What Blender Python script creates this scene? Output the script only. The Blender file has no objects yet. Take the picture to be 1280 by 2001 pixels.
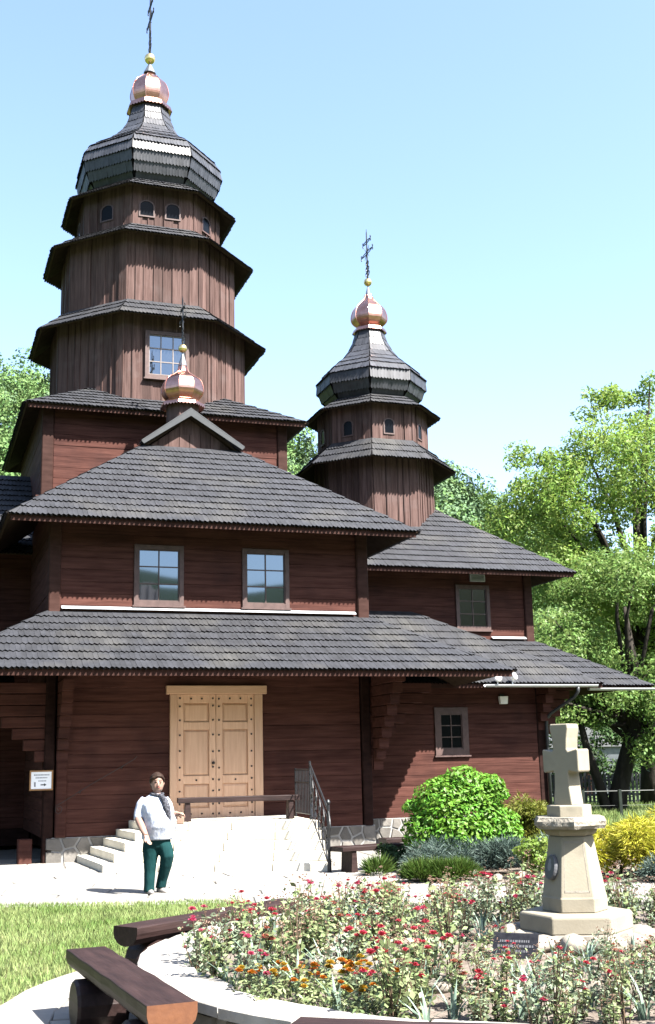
import bpy, bmesh, math, random
import numpy as np
from mathutils import Vector, Matrix
R_ = random.Random(7)
S = bpy.context.scene
C = S.collection
# ------------------------------------------------------------------ camera
TILT, ROLL, FPX, CAMH = 0.2095, 0.0227, 2306.5, 1.65
cam = bpy.data.cameras.new('camera'); camo = bpy.data.objects.new('camera', cam); C.objects.link(camo)
cam.sensor_fit = 'HORIZONTAL'; cam.sensor_width = 36.0; cam.lens = 36.0 * FPX / 1280.0
cam.clip_start = 0.1; cam.clip_end = 3000
ct, st = math.cos(TILT), math.sin(TILT)
right0, up0, fwd = Vector((1, 0, 0)), Vector((0, -st, ct)), Vector((0, ct, st))
cr, sr = math.cos(ROLL), math.sin(ROLL)
rt = right0 * cr - up0 * sr; up = up0 * cr + right0 * sr
camo.matrix_world = Matrix(((rt.x, up.x, -fwd.x, 0), (rt.y, up.y, -fwd.y, 0), (rt.z, up.z, -fwd.z, CAMH), (0, 0, 0, 1)))
S.camera = camo
S.render.resolution_x, S.render.resolution_y = 655, 1024
# ------------------------------------------------------------------ light
AX, AY, TH = -4.576, 28.977, 0.3365
cT, sT = math.cos(TH), math.sin(TH)
def W(u, v, h=0.0):          # building plan coordinates -> world
    return Vector((AX + u * cT + v * sT, AY + u * sT - v * cT, h))
SUN_EL = math.radians(51.0); SUN_AZ = math.radians(35.0)
su, sv = math.sin(SUN_AZ), math.cos(SUN_AZ)
sdir = Vector((su * cT + sv * sT, su * sT - sv * cT, 0)).normalized()
tosun = Vector((sdir.x * math.cos(SUN_EL), sdir.y * math.cos(SUN_EL), math.sin(SUN_EL)))
sl = bpy.data.lights.new('sun', 'SUN'); sl.energy = 5.0; sl.angle = math.radians(0.53); sl.color = (1.0, 0.955, 0.89)
so = bpy.data.objects.new('sun', sl); C.objects.link(so); so.location = (10, -10, 40)
so.rotation_euler = tosun.to_track_quat('Z', 'Y').to_euler()
wd = bpy.data.worlds.new('World'); S.world = wd; wd.use_nodes = True
wn = wd.node_tree.nodes; wl = wd.node_tree.links
bg = wn['Background']; bg.inputs[1].default_value = 0.073
sky = wn.new('ShaderNodeTexSky'); sky.sky_type = 'NISHITA'; sky.sun_disc = False
sky.sun_elevation = SUN_EL; sky.sun_rotation = math.atan2(sdir.x, sdir.y)
sky.air_density = 1.0; sky.dust_density = 2.2; sky.ozone_density = 1.0; sky.altitude = 400
wl.new(sky.outputs[0], bg.inputs[0])
S.view_settings.view_transform = 'Standard'; S.view_settings.look = 'None'
S.view_settings.exposure = 2.72; S.view_settings.gamma = 1.0; S.view_settings.use_curve_mapping = False

# ------------------------------------------------------------------ materials
MATS = {}
KEEP = {'doorwood', 'beamwood', 'stepstone', 'white', 'signwhite', 'flash', 'lampglass', 'glass', 'glassdim', 'glassblack'}
SPEC = {'log': .08, 'logside': .08, 'board': .1, 'darkwood': .04, 'fascia': .08, 'soffit': .04, 'roofbase': .04, 'edge_shade': 0.0, 'bark': .05, 'shingle': .3, 'shingle1': .3, 'benchwood': .2, 'hair': .08, 'soil': .1, 'rock': .2, 'trousers': .1, 'hillfloor': .05, 'granite': .05, 'leaf2': .2, 'leaf': .25, 'roseleaf': .25, 'roseleaf2': .25, 'enamel': .1}
BASE = {'zinc': .3, 'doorwood': .8, 'beamwood': .8, 'paver': .62, 'stepstone': 1.15, 'capstone': .8, 'joint': .5, 'mortar': .75, 'soffit': .36, 'white': .9, 'signwhite': .9, 'leaf': 1.65, 'leaf2': 1.4, 'woods_dark': 2.0, 'woods_light': 1.8, 'woods_grey': 2.2, 'grass': 1.0, 'flash': .55, 'sandstone': .78, 'roughstone': .78, 'blouse': 1.35, 'skin': .85, 'board': .82, 'log': .72, 'logside': .66, 'petal_red': .9, 'petal_pink': .9, 'shrub': 1.65, 'roseleaf': 1.5, 'roseleaf2': 1.45, 'iris': 1.35, 'juniper_gold': 1.15, 'drybud': .9, 'conifer_gold': .9, 'shrub_lime': .9, 'soil': .95, 'rock': .85, 'winframe': .75}
TONE = {'log': .82, 'logside': .8, 'board': .62, 'darkwood': .6, 'fascia': .8, 'soffit': .8, 'shingle': .42, 'shingle1': .42, 'roofbase': .5, 'zinc': .45, 'zincdark': .6, 'shrub': .55, 'leaf': .66, 'leaf2': .8,
        'conifer_gold': .55, 'juniper_gold': .62, 'juniper_blue': .6, 'shrub_dark': 1.1, 'shrub_lime': .6, 'tuft': .6, 'grass': .72, 'lawnbase': .7, 'meadow': .7, 'sandstone': .6, 'roughstone': .62, 'rock': .62, 'soil': .7,
        'benchwood': .42, 'benchend': .6, 'trousers': .5, 'blouse': .55, 'skin': .55, 'shoe': .6, 'scarf': .6, 'hair': .6, 'iris': .72, 'roseleaf': .75, 'roseleaf2': .75, 'rosestem': .7, 'drybud': .7, 'bark': .8, 'paver': .75, 'stepstone': .75, 'capstone': .75,
        'joint': .75, 'woods_dark': .8, 'woods_light': .75, 'woods_grey': .8, 'stone': .8, 'mortar': .75, 'winframe': .8, 'winsash': .8, 'edge_shade': 1.0}
def mat(name, c1, c2, rough=0.8, scale=(3, 3, 3), detail=4.0, island=0.0, objrand=0.0, bump=0.0, bscale=None, metallic=0.0,
        spec=0.35, coords='Object', trans=0.0, lo=0.3, hi=0.7, wear=None, ior=None):
    m = bpy.data.materials.new(name); m.use_nodes = True; MATS[name] = m
    k_ = TONE.get(name, .7 if name.startswith('petal') else 1.0) * (1.0 if metallic > .5 else BASE.get(name, .66) * (1.0 if name in KEEP else .66)); c1 = tuple(x * k_ for x in c1); c2 = tuple(x * k_ for x in c2)
    if wear: wear = (tuple(x * k_ for x in wear[0]), *wear[1:])
    nt = m.node_tree; N = nt.nodes; K = nt.links; b = N['Principled BSDF']
    tc = N.new('ShaderNodeTexCoord'); mp = N.new('ShaderNodeMapping'); mp.inputs['Scale'].default_value = scale
    K.new(tc.outputs[coords], mp.inputs[0])
    nz = N.new('ShaderNodeTexNoise'); nz.inputs['Scale'].default_value = 1.0; nz.inputs['Detail'].default_value = detail
    nz.inputs['Roughness'].default_value = 0.6
    K.new(mp.outputs[0], nz.inputs[0])
    cr_ = N.new('ShaderNodeValToRGB'); e = cr_.color_ramp.elements
    e[0].position = lo; e[1].position = hi; e[0].color = (*c1, 1); e[1].color = (*c2, 1)
    K.new(nz.outputs[0], cr_.inputs[0]); col = cr_.outputs[0]
    if wear:
        wz = N.new('ShaderNodeTexNoise'); wz.inputs['Scale'].default_value = wear[1]; wz.inputs['Detail'].default_value = 5
        K.new(tc.outputs[coords], wz.inputs[0])
        wr = N.new('ShaderNodeValToRGB'); wr.color_ramp.elements[0].position = wear[2]; wr.color_ramp.elements[1].position = wear[2] + 0.2
        wr.color_ramp.elements[1].color = (wear[3],) * 3 + (1,)
        K.new(wz.outputs[0], wr.inputs[0])
        mx = N.new('ShaderNodeMix'); mx.data_type = 'RGBA'; mx.inputs[7].default_value = (*wear[0], 1)
        K.new(wr.outputs[0], mx.inputs[0]); K.new(col, mx.inputs[6]); col = mx.outputs[2]
    if island or objrand:
        hs = N.new('ShaderNodeHueSaturation'); K.new(col, hs.inputs['Color'])
        mr = N.new('ShaderNodeMapRange'); a = island or objrand
        mr.inputs['To Min'].default_value = 1 - a; mr.inputs['To Max'].default_value = 1 + a
        if island:
            g = N.new('ShaderNodeNewGeometry'); K.new(g.outputs['Random Per Island'], mr.inputs[0])
        else:
            g = N.new('ShaderNodeObjectInfo'); K.new(g.outputs['Random'], mr.inputs[0])
        K.new(mr.outputs[0], hs.inputs['Value'])
        if island and trans:
            mh = N.new('ShaderNodeMapRange'); mh.inputs['To Min'].default_value = 0.48; mh.inputs['To Max'].default_value = 0.52
            K.new(g.outputs['Random Per Island'], mh.inputs[0]); K.new(mh.outputs[0], hs.inputs['Hue'])
        col = hs.outputs[0]
    K.new(col, b.inputs['Base Color']); b.inputs['Roughness'].default_value = rough
    b.inputs['Metallic'].default_value = metallic; b.inputs['Specular IOR Level'].default_value = SPEC.get(name, spec)
    if ior: b.inputs['IOR'].default_value = ior
    if bump:
        n2 = N.new('ShaderNodeTexNoise'); n2.inputs['Detail'].default_value = 6
        mp2 = N.new('ShaderNodeMapping'); mp2.inputs['Scale'].default_value = bscale or scale
        K.new(tc.outputs[coords], mp2.inputs[0]); K.new(mp2.outputs[0], n2.inputs[0]); n2.inputs['Scale'].default_value = 1
        bp = N.new('ShaderNodeBump'); bp.inputs['Strength'].default_value = bump; bp.inputs['Distance'].default_value = 0.02
        K.new(n2.outputs[0], bp.inputs['Height']); K.new(bp.outputs[0], b.inputs['Normal'])
    if trans:
        tr = N.new('ShaderNodeBsdfTranslucent'); K.new(col, tr.inputs[0]); ms = N.new('ShaderNodeMixShader'); ms.inputs[0].default_value = trans
        out = N['Material Output']; K.new(b.outputs[0], ms.inputs[1]); K.new(tr.outputs[0], ms.inputs[2]); K.new(ms.outputs[0], out.inputs[0])
    return m
mat('log', (0.074, 0.026, 0.020), (0.168, 0.070, 0.054), 0.75, (1.2, 9, 16), 5, objrand=0.1, bump=0.3, bscale=(2, 14, 30), wear=((0.05, 0.022, 0.02), 1.3, 0.52, 0.6))
mat('logside', (0.07, 0.028, 0.022), (0.155, 0.07, 0.056), 0.75, (9, 1.2, 16), 5, objrand=0.22, bump=0.35, bscale=(14, 2, 30))
mat('board', (0.105, 0.060, 0.052), (0.245, 0.155, 0.138), 0.8, (16, 16, 1.1), 5, objrand=0.28, bump=0.4, bscale=(30, 30, 2), wear=((0.25, 0.19, 0.18), 2.2, 0.56, 0.45))
mat('darkwood', (0.035, 0.018, 0.016), (0.085, 0.043, 0.036), 0.8, (3, 9, 9), 4, bump=0.3)
mat('fascia', (0.06, 0.026, 0.02), (0.11, 0.054, 0.044), 0.75, (3, 3, 12), 4, objrand=0.15)
mat('soffit', (0.14, 0.09, 0.065), (0.24, 0.165, 0.12), 0.8, (6, 6, 6), 4)
mat('shingle', (0.043, 0.047, 0.060), (0.094, 0.100, 0.122), 0.72, (5, 5, 5), 4, island=0.2, bump=0.3, bscale=(30, 30, 8), wear=((0.17, 0.165, 0.15), 0.9, 0.52, 0.7), spec=0.45)
mat('shingle1', (0.043, 0.047, 0.060), (0.094, 0.100, 0.122), 0.72, (5, 5, 5), 4, objrand=0.2, bump=0.3, bscale=(30, 30, 8), wear=((0.17, 0.165, 0.15), 0.9, 0.52, 0.7), spec=0.45)
mat('shingle_sheen', (0.034, 0.037, 0.045), (0.075, 0.079, 0.094), 0.5, (5, 5, 5), 4, island=0.16, spec=0.4)  # lighter dome shingles: sheen of the grazing sun put into the colour
mat('edge_shade', (0.008, 0.008, 0.009), (0.016, 0.016, 0.017), 0.95, (20, 20, 20))  # near-black shingle butts and sides: shadow dashes put into the colour
mat('roofbase', (0.02, 0.02, 0.022), (0.035, 0.034, 0.036), 0.9)
mat('doorwood', (0.48, 0.29, 0.185), (0.61, 0.39, 0.26), 0.55, (22, 22, 1.6), 5, objrand=0.1, bump=0.1)
mat('beamwood', (0.46, 0.275, 0.17), (0.59, 0.37, 0.24), 0.55, (1.6, 22, 22), 5)
mat('stud', (0.02, 0.014, 0.012), (0.04, 0.03, 0.025), 0.5)
mat('copper', (0.36, 0.18, 0.135), (0.52, 0.285, 0.225), 0.27, (6, 6, 6), 3, metallic=1.0, wear=((0.42, 0.2, 0.15), 5, 0.58, 0.6))
mat('zinc', (0.25, 0.28, 0.31), (0.34, 0.365, 0.39), 0.5, (4, 4, 4), 3, metallic=0.2)
mat('zincdark', (0.16, 0.18, 0.20), (0.24, 0.26, 0.28), 0.42, (6, 6, 6), 3, metallic=0.7)
mat('gold', (0.66, 0.5, 0.2), (0.78, 0.6, 0.28), 0.3, (5, 5, 5), 3, metallic=1.0)
mat('flash', (0.62, 0.64, 0.67), (0.74, 0.75, 0.77), 0.4, (4, 4, 4), 3, metallic=0.3)
mat('iron', (0.02, 0.021, 0.024), (0.04, 0.042, 0.047), 0.45, (20, 20, 20), 3, metallic=0.15)
mat('winframe', (0.10, 0.055, 0.048), (0.17, 0.10, 0.088), 0.6, (10, 10, 10), 3)
mat('winsash', (0.32, 0.27, 0.25), (0.40, 0.34, 0.32), 0.5, (10, 10, 10), 3)
mat('sashdark', (0.10, 0.06, 0.05), (0.15, 0.09, 0.08), 0.5, (10, 10, 10), 3)
mat('glass', (0.010, 0.012, 0.016), (0.018, 0.021, 0.026), 0.03, (1, 1, 1), 2, spec=0.5, ior=2.3)
MATS['glass'].node_tree.nodes['Principled BSDF'].inputs['Specular Tint'].default_value = (.62, .8, 1.0, 1)
mat('glassdim', (0.006, 0.007, 0.009), (0.012, 0.013, 0.015), 0.08, (1, 1, 1), 2, spec=0.5, ior=1.7)
mat('glassblack', (0.004, 0.005, 0.007), (0.008, 0.009, 0.011), 0.1, (1, 1, 1), 2, spec=0.12, ior=1.35)
mat('white', (0.70, 0.70, 0.68), (0.80, 0.80, 0.79), 0.5)
mat('signwhite', (0.72, 0.74, 0.78), (0.80, 0.82, 0.86), 0.5)
mat('signframe', (0.42, 0.20, 0.07), (0.52, 0.28, 0.1), 0.5)
mat('ink', (0.05, 0.055, 0.07), (0.08, 0.085, 0.1), 0.6)
mat('inkpale', (0.36, 0.38, 0.43), (0.42, 0.44, 0.5), 0.6)
mat('stone', (0.20, 0.185, 0.165), (0.36, 0.335, 0.30), 0.85, (3, 3, 3), 5, objrand=0.35, bump=0.5, bscale=(14, 14, 14))
mat('mortar', (0.48, 0.47, 0.45), (0.62, 0.61, 0.585), 0.9, (8, 8, 8), 4, bump=0.3)
mat('paver', (0.44, 0.415, 0.375), (0.58, 0.555, 0.51), 0.85, (1.6, 1.6, 1.6), 6, objrand=0.12, bump=0.35, bscale=(12, 12, 12), wear=((0.33, 0.31, 0.27), 0.7, 0.56, 0.7))
mat('joint', (0.30, 0.285, 0.255), (0.42, 0.40, 0.36), 0.95, (5, 5, 5), 4)
mat('stepstone', (0.46, 0.43, 0.36), (0.60, 0.565, 0.485), 0.8, (2, 2, 4), 6, objrand=0.06, bump=0.3, bscale=(12, 12, 12), wear=((0.30, 0.28, 0.2), 1.6, 0.58, 0.6))
mat('capstone', (0.42, 0.395, 0.35), (0.60, 0.57, 0.52), 0.85, (4, 4, 4), 6, objrand=0.14, bump=0.5, bscale=(16, 16, 16), wear=((0.27, 0.25, 0.22), 3, 0.57, 0.6))
mat('sandstone', (0.50, 0.44, 0.325), (0.64, 0.58, 0.45), 0.85, (2.5, 2.5, 2.5), 6, bump=0.06, bscale=(60, 60, 60), wear=((0.32, 0.285, 0.21), 5, 0.55, 0.65))
mat('roughstone', (0.46, 0.41, 0.33), (0.62, 0.57, 0.48), 0.9, (9, 9, 9), 6, bump=0.9, bscale=(30, 30, 30))
mat('rock', (0.36, 0.32, 0.26), (0.56, 0.51, 0.43), 0.9, (5, 5, 5), 6, objrand=0.18, bump=0.5, bscale=(14, 14, 14))
mat('soil', (0.17, 0.135, 0.11), (0.32, 0.275, 0.235), 0.95, (7, 7, 7), 6, bump=0.8, bscale=(25, 25, 25))
mat('lawnbase', (0.13, 0.17, 0.05), (0.30, 0.29, 0.13), 0.95, (1.3, 1.3, 1.3), 6, bump=0.5, bscale=(20, 20, 20))
mat('meadow', (0.09, 0.17, 0.035), (0.17, 0.26, 0.06), 0.95, (0.35, 0.35, 0.35), 6, bump=0.4, bscale=(8, 8, 8))
mat('grass', (0.17, 0.285, 0.06), (0.42, 0.49, 0.2), 0.7, (1.1, 1.1, 1.1), 4, island=0.3, trans=0.35, spec=0.2)
mat('benchwood', (0.055, 0.028, 0.026), (0.125, 0.068, 0.062), 0.55, (3, 16, 16), 5, bump=0.25, bscale=(3, 40, 40), objrand=0.1)
mat('benchend', (0.22, 0.07, 0.025), (0.38, 0.14, 0.05), 0.7, (9, 9, 9), 5, bump=0.3)
mat('bark', (0.035, 0.03, 0.026), (0.10, 0.088, 0.075), 0.95, (6, 6, 2), 6, bump=1.0, bscale=(18, 18, 5))
mat('leaf', (0.15, 0.25, 0.04), (0.28, 0.39, 0.09), 0.55, (0.45, 0.45, 0.45), 4, island=0.3, trans=0.55, spec=0.35)
mat('leaf2', (0.10, 0.18, 0.04), (0.21, 0.31, 0.09), 0.5, (0.5, 0.5, 0.5), 4, island=0.32, trans=0.5, spec=0.45)
mat('shrub', (0.10, 0.25, 0.022), (0.19, 0.40, 0.04), 0.5, (2, 2, 2), 4, island=0.35, trans=0.38, spec=0.3)
mat('conifer_gold', (0.22, 0.27, 0.03), (0.40, 0.41, 0.06), 0.6, (3, 3, 3), 4, island=0.3, trans=0.3, spec=0.25)
mat('juniper_gold', (0.42, 0.42, 0.035), (0.66, 0.60, 0.055), 0.6, (3, 3, 3), 4, island=0.28, trans=0.3, spec=0.25)
mat('juniper_blue', (0.12, 0.20, 0.16), (0.25, 0.36, 0.30), 0.6, (3, 3, 3), 4, island=0.35, trans=0.2, spec=0.25)
mat('shrub_dark', (0.03, 0.07, 0.018), (0.075, 0.15, 0.035), 0.6, (3, 3, 3), 4, island=0.35, trans=0.25, spec=0.25)
mat('shrub_lime', (0.22, 0.36, 0.045), (0.38, 0.50, 0.09), 0.5, (3, 3, 3), 4, island=0.3, trans=0.35, spec=0.3)
mat('tuft', (0.11, 0.22, 0.03), (0.22, 0.36, 0.06), 0.6, (3, 3, 3), 4, island=0.35, trans=0.3, spec=0.25)
mat('twig', (0.06, 0.045, 0.035), (0.11, 0.085, 0.065), 0.9, (9, 9, 9))
mat('roseleaf', (0.11, 0.15, 0.09), (0.24, 0.29, 0.18), 0.5, (6, 6, 6), 4, island=0.45, trans=0.28, spec=0.4)
mat('roseleaf2', (0.13, 0.18, 0.07), (0.27, 0.31, 0.15), 0.5, (6, 6, 6), 4, island=0.45, trans=0.3, spec=0.4)
mat('rosestem', (0.16, 0.085, 0.05), (0.25, 0.18, 0.10), 0.7, (9, 9, 9))
mat('drybud', (0.40, 0.24, 0.17), (0.56, 0.38, 0.28), 0.8, (20, 20, 20), island=0.3)
mat('iris', (0.135, 0.215, 0.155), (0.27, 0.36, 0.28), 0.5, (5, 5, 3), 4, island=0.25, trans=0.22, spec=0.4)
for nm, a, b_ in (('red', (0.56, 0.035, 0.085), (0.76, 0.10, 0.17)), ('pink', (0.66, 0.05, 0.17), (0.80, 0.14, 0.28)), ('salmon', (0.72, 0.18, 0.12), (0.82, 0.34, 0.24)), ('orange', (0.78, 0.17, 0.012), (0.85, 0.32, 0.025)), ('yellow', (0.8, 0.42, 0.03), (0.85, 0.55, 0.06))):
    mat('petal_' + nm, a, b_, 0.6, (30, 30, 30), 3, island=0.15, trans=0.25, spec=0.2)
mat('skin', (0.58, 0.33, 0.25), (0.66, 0.40, 0.31), 0.5, (12, 12, 12), 3)
mat('hair', (0.05, 0.03, 0.022), (0.11, 0.068, 0.05), 0.5, (40, 40, 10), 3)
mat('blouse', (0.50, 0.55, 0.70), (0.74, 0.78, 0.88), 0.85, (22, 22, 22), 3, lo=0.38, hi=0.6, bump=1.0, bscale=(9, 9, 4))
mat('trousers', (0.010, 0.082, 0.086), (0.018, 0.118, 0.12), 0.85, (8, 8, 8), 3, bump=1.0, bscale=(12, 12, 4))
mat('scarf', (0.018, 0.02, 0.035), (0.22, 0.23, 0.28), 0.8, (42, 42, 42), 3, lo=0.45, hi=0.62)
mat('lips', (0.45, 0.14, 0.12), (0.5, 0.17, 0.14), 0.5)
mat('shoe', (0.55, 0.50, 0.46), (0.66, 0.62, 0.58), 0.5)
mat('plaster', (0.55, 0.53, 0.48), (0.66, 0.64, 0.58), 0.9)
mat('redtile', (0.30, 0.16, 0.12), (0.46, 0.29, 0.23), 0.8, (3, 3, 3), 4, island=0.25)
mat('hillfloor', (0.03, 0.055, 0.02), (0.07, 0.11, 0.035), 0.95, (0.08, 0.08, 0.08), 5)
mat('woods_dark', (0.045, 0.08, 0.04), (0.085, 0.135, 0.065), 0.8, (0.09, 0.09, 0.09), 4, island=0.3, spec=0.15)  # hill woods paled and greyed, distance haze put into their colour
mat('woods_light', (0.065, 0.125, 0.04), (0.13, 0.205, 0.07), 0.8, (0.09, 0.09, 0.09), 4, island=0.3, trans=0.2, spec=0.15)
mat('woods_grey', (0.075, 0.105, 0.07), (0.13, 0.17, 0.11), 0.8, (0.09, 0.09, 0.09), 4, island=0.3, spec=0.15)
mat('granite', (0.018, 0.019, 0.026), (0.035, 0.037, 0.046), 0.85, (30, 30, 30), 4)
mat('enamel', (0.13, 0.135, 0.15), (0.20, 0.205, 0.22), 0.3, (20, 20, 20), 3)
mat('enamelpale', (0.22, 0.22, 0.25), (0.36, 0.36, 0.4), 0.4, (30, 30, 30), 3)
mat('lampglass', (0.6, 0.6, 0.58), (0.7, 0.7, 0.68), 0.2)
mat('fencegreen', (0.012, 0.022, 0.016), (0.03, 0.042, 0.03), 0.5)
mat('asphaltroof', (0.14, 0.15, 0.16), (0.2, 0.21, 0.22), 0.8)

# ------------------------------------------------------------------ object helpers
def link(o, parent=None):
    C.objects.link(o)
    if parent is not None: o.parent = parent
    return o
def empty(name, loc=(0, 0, 0), rz=0.0):
    o = bpy.data.objects.new(name, None); o.empty_display_size = 0.2; o.location = loc; o.rotation_euler = (0, 0, rz); return link(o)
def tag(o, label=None, cat=None, group=None, kind=None):
    if label: o['label'] = label
    if cat: o['category'] = cat
    if group: o['group'] = group
    if kind: o['kind'] = kind
    return o
def mesh_obj(name, V, F, m, parent=None, smooth=False, mats=None, fm=None):
    me = bpy.data.meshes.new(name); me.from_pydata([tuple(v) for v in V], [], F)
    for x in (mats or [m]): me.materials.append(MATS[x])
    if fm is not None: me.polygons.foreach_set('material_index', fm)
    if smooth: me.polygons.foreach_set('use_smooth', [True] * len(me.polygons))
    me.update()
    return link(bpy.data.objects.new(name, me), parent)
class MB:
    def __init__(s): s.V = []; s.F = []; s.M = []; s.cur = 0
    def add(s, V, F):
        n = len(s.V); s.V += [tuple(v) for v in V]; s.F += [tuple(i + n for i in f) for f in F]; s.M += [s.cur] * len(F)
    def box(s, x0, x1, y0, y1, z0, z1):
        V = [(x, y, z) for z in (z0, z1) for y in (y0, y1) for x in (x0, x1)]
        s.add(V, [(0, 2, 3, 1), (4, 5, 7, 6), (0, 1, 5, 4), (2, 6, 7, 3), (0, 4, 6, 2), (1, 3, 7, 5)])
    def obox(s, c, ax, ay, az):      # centre + three half axes
        c, ax, ay, az = map(Vector, (c, ax, ay, az))
        V = [c + ax * i + ay * j + az * k for k in (-1, 1) for j in (-1, 1) for i in (-1, 1)]
        s.add(V, [(0, 2, 3, 1), (4, 5, 7, 6), (0, 1, 5, 4), (2, 6, 7, 3), (0, 4, 6, 2), (1, 3, 7, 5)])
    def chbox(s, x0, x1, y0, y1, z0, z1, ch=0.02, ax=0):   # box chamfered along its long axis ax
        lo = [x0, y0, z0]; hi = [x1, y1, z1]; a, b = [i for i in range(3) if i != ax]
        pr = [(lo[a] + ch, lo[b]), (hi[a] - ch, lo[b]), (hi[a], lo[b] + ch), (hi[a], hi[b] - ch), (hi[a] - ch, hi[b]), (lo[a] + ch, hi[b]), (lo[a], hi[b] - ch), (lo[a], lo[b] + ch)]
        V = []
        for e in (lo[ax], hi[ax]):
            for p in pr:
                v = [0, 0, 0]; v[ax] = e; v[a] = p[0]; v[b] = p[1]; V.append(v)
        F = [(i, (i + 1) % 8, 8 + (i + 1) % 8, 8 + i) for i in range(8)] + [tuple(range(7, -1, -1)), tuple(range(8, 16))]
        s.add(V, F)
    def tube(s, pts, r, n=6, cap=True):
        pts = [Vector(p) for p in pts]; rs = r if isinstance(r, (list, tuple)) else [r] * len(pts)
        V = []; prev = None
        for i, p in enumerate(pts):
            d = (pts[min(i + 1, len(pts) - 1)] - pts[max(i - 1, 0)]).normalized()
            if prev is None: x = d.orthogonal().normalized()
            else:
                x = prev - d * prev.dot(d); x = x.normalized() if x.length > 1e-5 else d.orthogonal().normalized()
            prev = x; y = d.cross(x)
            V += [p + (x * math.cos(2 * math.pi * k / n) + y * math.sin(2 * math.pi * k / n)) * rs[i] for k in range(n)]
        F = [(i * n + k, i * n + (k + 1) % n, (i + 1) * n + (k + 1) % n, (i + 1) * n + k) for i in range(len(pts) - 1) for k in range(n)]
        if cap: F += [tuple(range(n - 1, -1, -1)), tuple(range((len(pts) - 1) * n, len(pts) * n))]
        s.add(V, F)
    def lathe(s, prof, n=8, c=(0, 0), rot=math.pi / 8, cap=True):
        V = []
        for r, h in prof:
            V += [(c[0] + r * math.sin(rot + 2 * math.pi * k / n), c[1] + r * math.cos(rot + 2 * math.pi * k / n), h) for k in range(n)]
        F = [(i * n + (k + 1) % n, i * n + k, (i + 1) * n + k, (i + 1) * n + (k + 1) % n) for i in range(len(prof) - 1) for k in range(n)]
        if cap: F += [tuple(range(n)), tuple(range(len(prof) * n - 1, (len(prof) - 1) * n - 1, -1))]
        s.add(V, F)
    def poly(s, pts, dirv):          # flat polygon extruded by dirv
        n = len(pts); d = Vector(dirv); P = [Vector(p) for p in pts]
        V = P + [p + d for p in P]
        s.add(V, [tuple(range(n - 1, -1, -1)), tuple(range(n, 2 * n))] + [(i, (i + 1) % n, n + (i + 1) % n, n + i) for i in range(n)])
    def build(s, name, m, parent=None, smooth=False, mats=None, bevel=0.0, recalc=True):
        o = mesh_obj(name, s.V, s.F, m, parent, smooth, mats, s.M if mats else None)
        if recalc:
            bm = bmesh.new(); bm.from_mesh(o.data); bmesh.ops.recalc_face_normals(bm, faces=bm.faces); bm.to_mesh(o.data); bm.free()
        if bevel:
            b = o.modifiers.new('bevel', 'BEVEL'); b.width = bevel; b.segments = 2; b.limit_method = 'ANGLE'
        return o
def np_obj(name, V, nper, m, parent=None, mats=None, mi=None):     # many small n-gons, each its own island
    V = np.asarray(V, dtype=np.float32).reshape(-1, 3); nf = len(V) // nper
    me = bpy.data.meshes.new(name); me.vertices.add(len(V)); me.vertices.foreach_set('co', V.ravel())
    me.loops.add(len(V)); me.loops.foreach_set('vertex_index', np.arange(len(V), dtype=np.int32))
    me.polygons.add(nf); me.polygons.foreach_set('loop_start', np.arange(0, len(V), nper, dtype=np.int32))
    me.polygons.foreach_set('loop_total', np.full(nf, nper, dtype=np.int32))
    for x in (mats or [m]): me.materials.append(MATS[x])
    if mi is not None: me.polygons.foreach_set('material_index', np.asarray(mi, dtype=np.int32))
    me.update(calc_edges=True); me.validate()
    return link(bpy.data.objects.new(name, me), parent)
def copy_tree(o, parent=None):
    c = o.copy(); C.objects.link(c); c.parent = parent
    for ch in list(o.children): copy_tree(ch, c)
    return c
def voronoi(pts, poly, gap):
    out = []
    for i, p in enumerate(pts):
        cell = list(poly)
        near = sorted(range(len(pts)), key=lambda j: (pts[j][0] - p[0]) ** 2 + (pts[j][1] - p[1]) ** 2)[1:22]
        for j in near:
            q = pts[j]; dx, dy = q[0] - p[0], q[1] - p[1]; L = math.hypot(dx, dy) or 1e-6; nx, ny = dx / L, dy / L
            lim = nx * (p[0] + q[0]) / 2 + ny * (p[1] + q[1]) / 2 - gap / 2
            new = []
            for k in range(len(cell)):
                a, b = cell[k], cell[(k + 1) % len(cell)]; da = nx * a[0] + ny * a[1] - lim; db = nx * b[0] + ny * b[1] - lim
                if da <= 0: new.append(a)
                if da * db < 0:
                    t = da / (da - db); new.append((a[0] + (b[0] - a[0]) * t, a[1] + (b[1] - a[1]) * t))
            cell = new
            if len(cell) < 3: break
        if len(cell) >= 3:
            area = sum(cell[k][0] * cell[(k + 1) % len(cell)][1] - cell[(k + 1) % len(cell)][0] * cell[k][1] for k in range(len(cell))) / 2
            if abs(area) > 0.004: out.append(cell)
    return out

# ================================================================== SETTING: ground
def sheet(name, pts, z, m, kind='structure', label=None):
    o = mesh_obj(name, [(x, y, z) for x, y in pts], [tuple(range(len(pts)))], m)
    return tag(o, label, None, None, kind)
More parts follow.
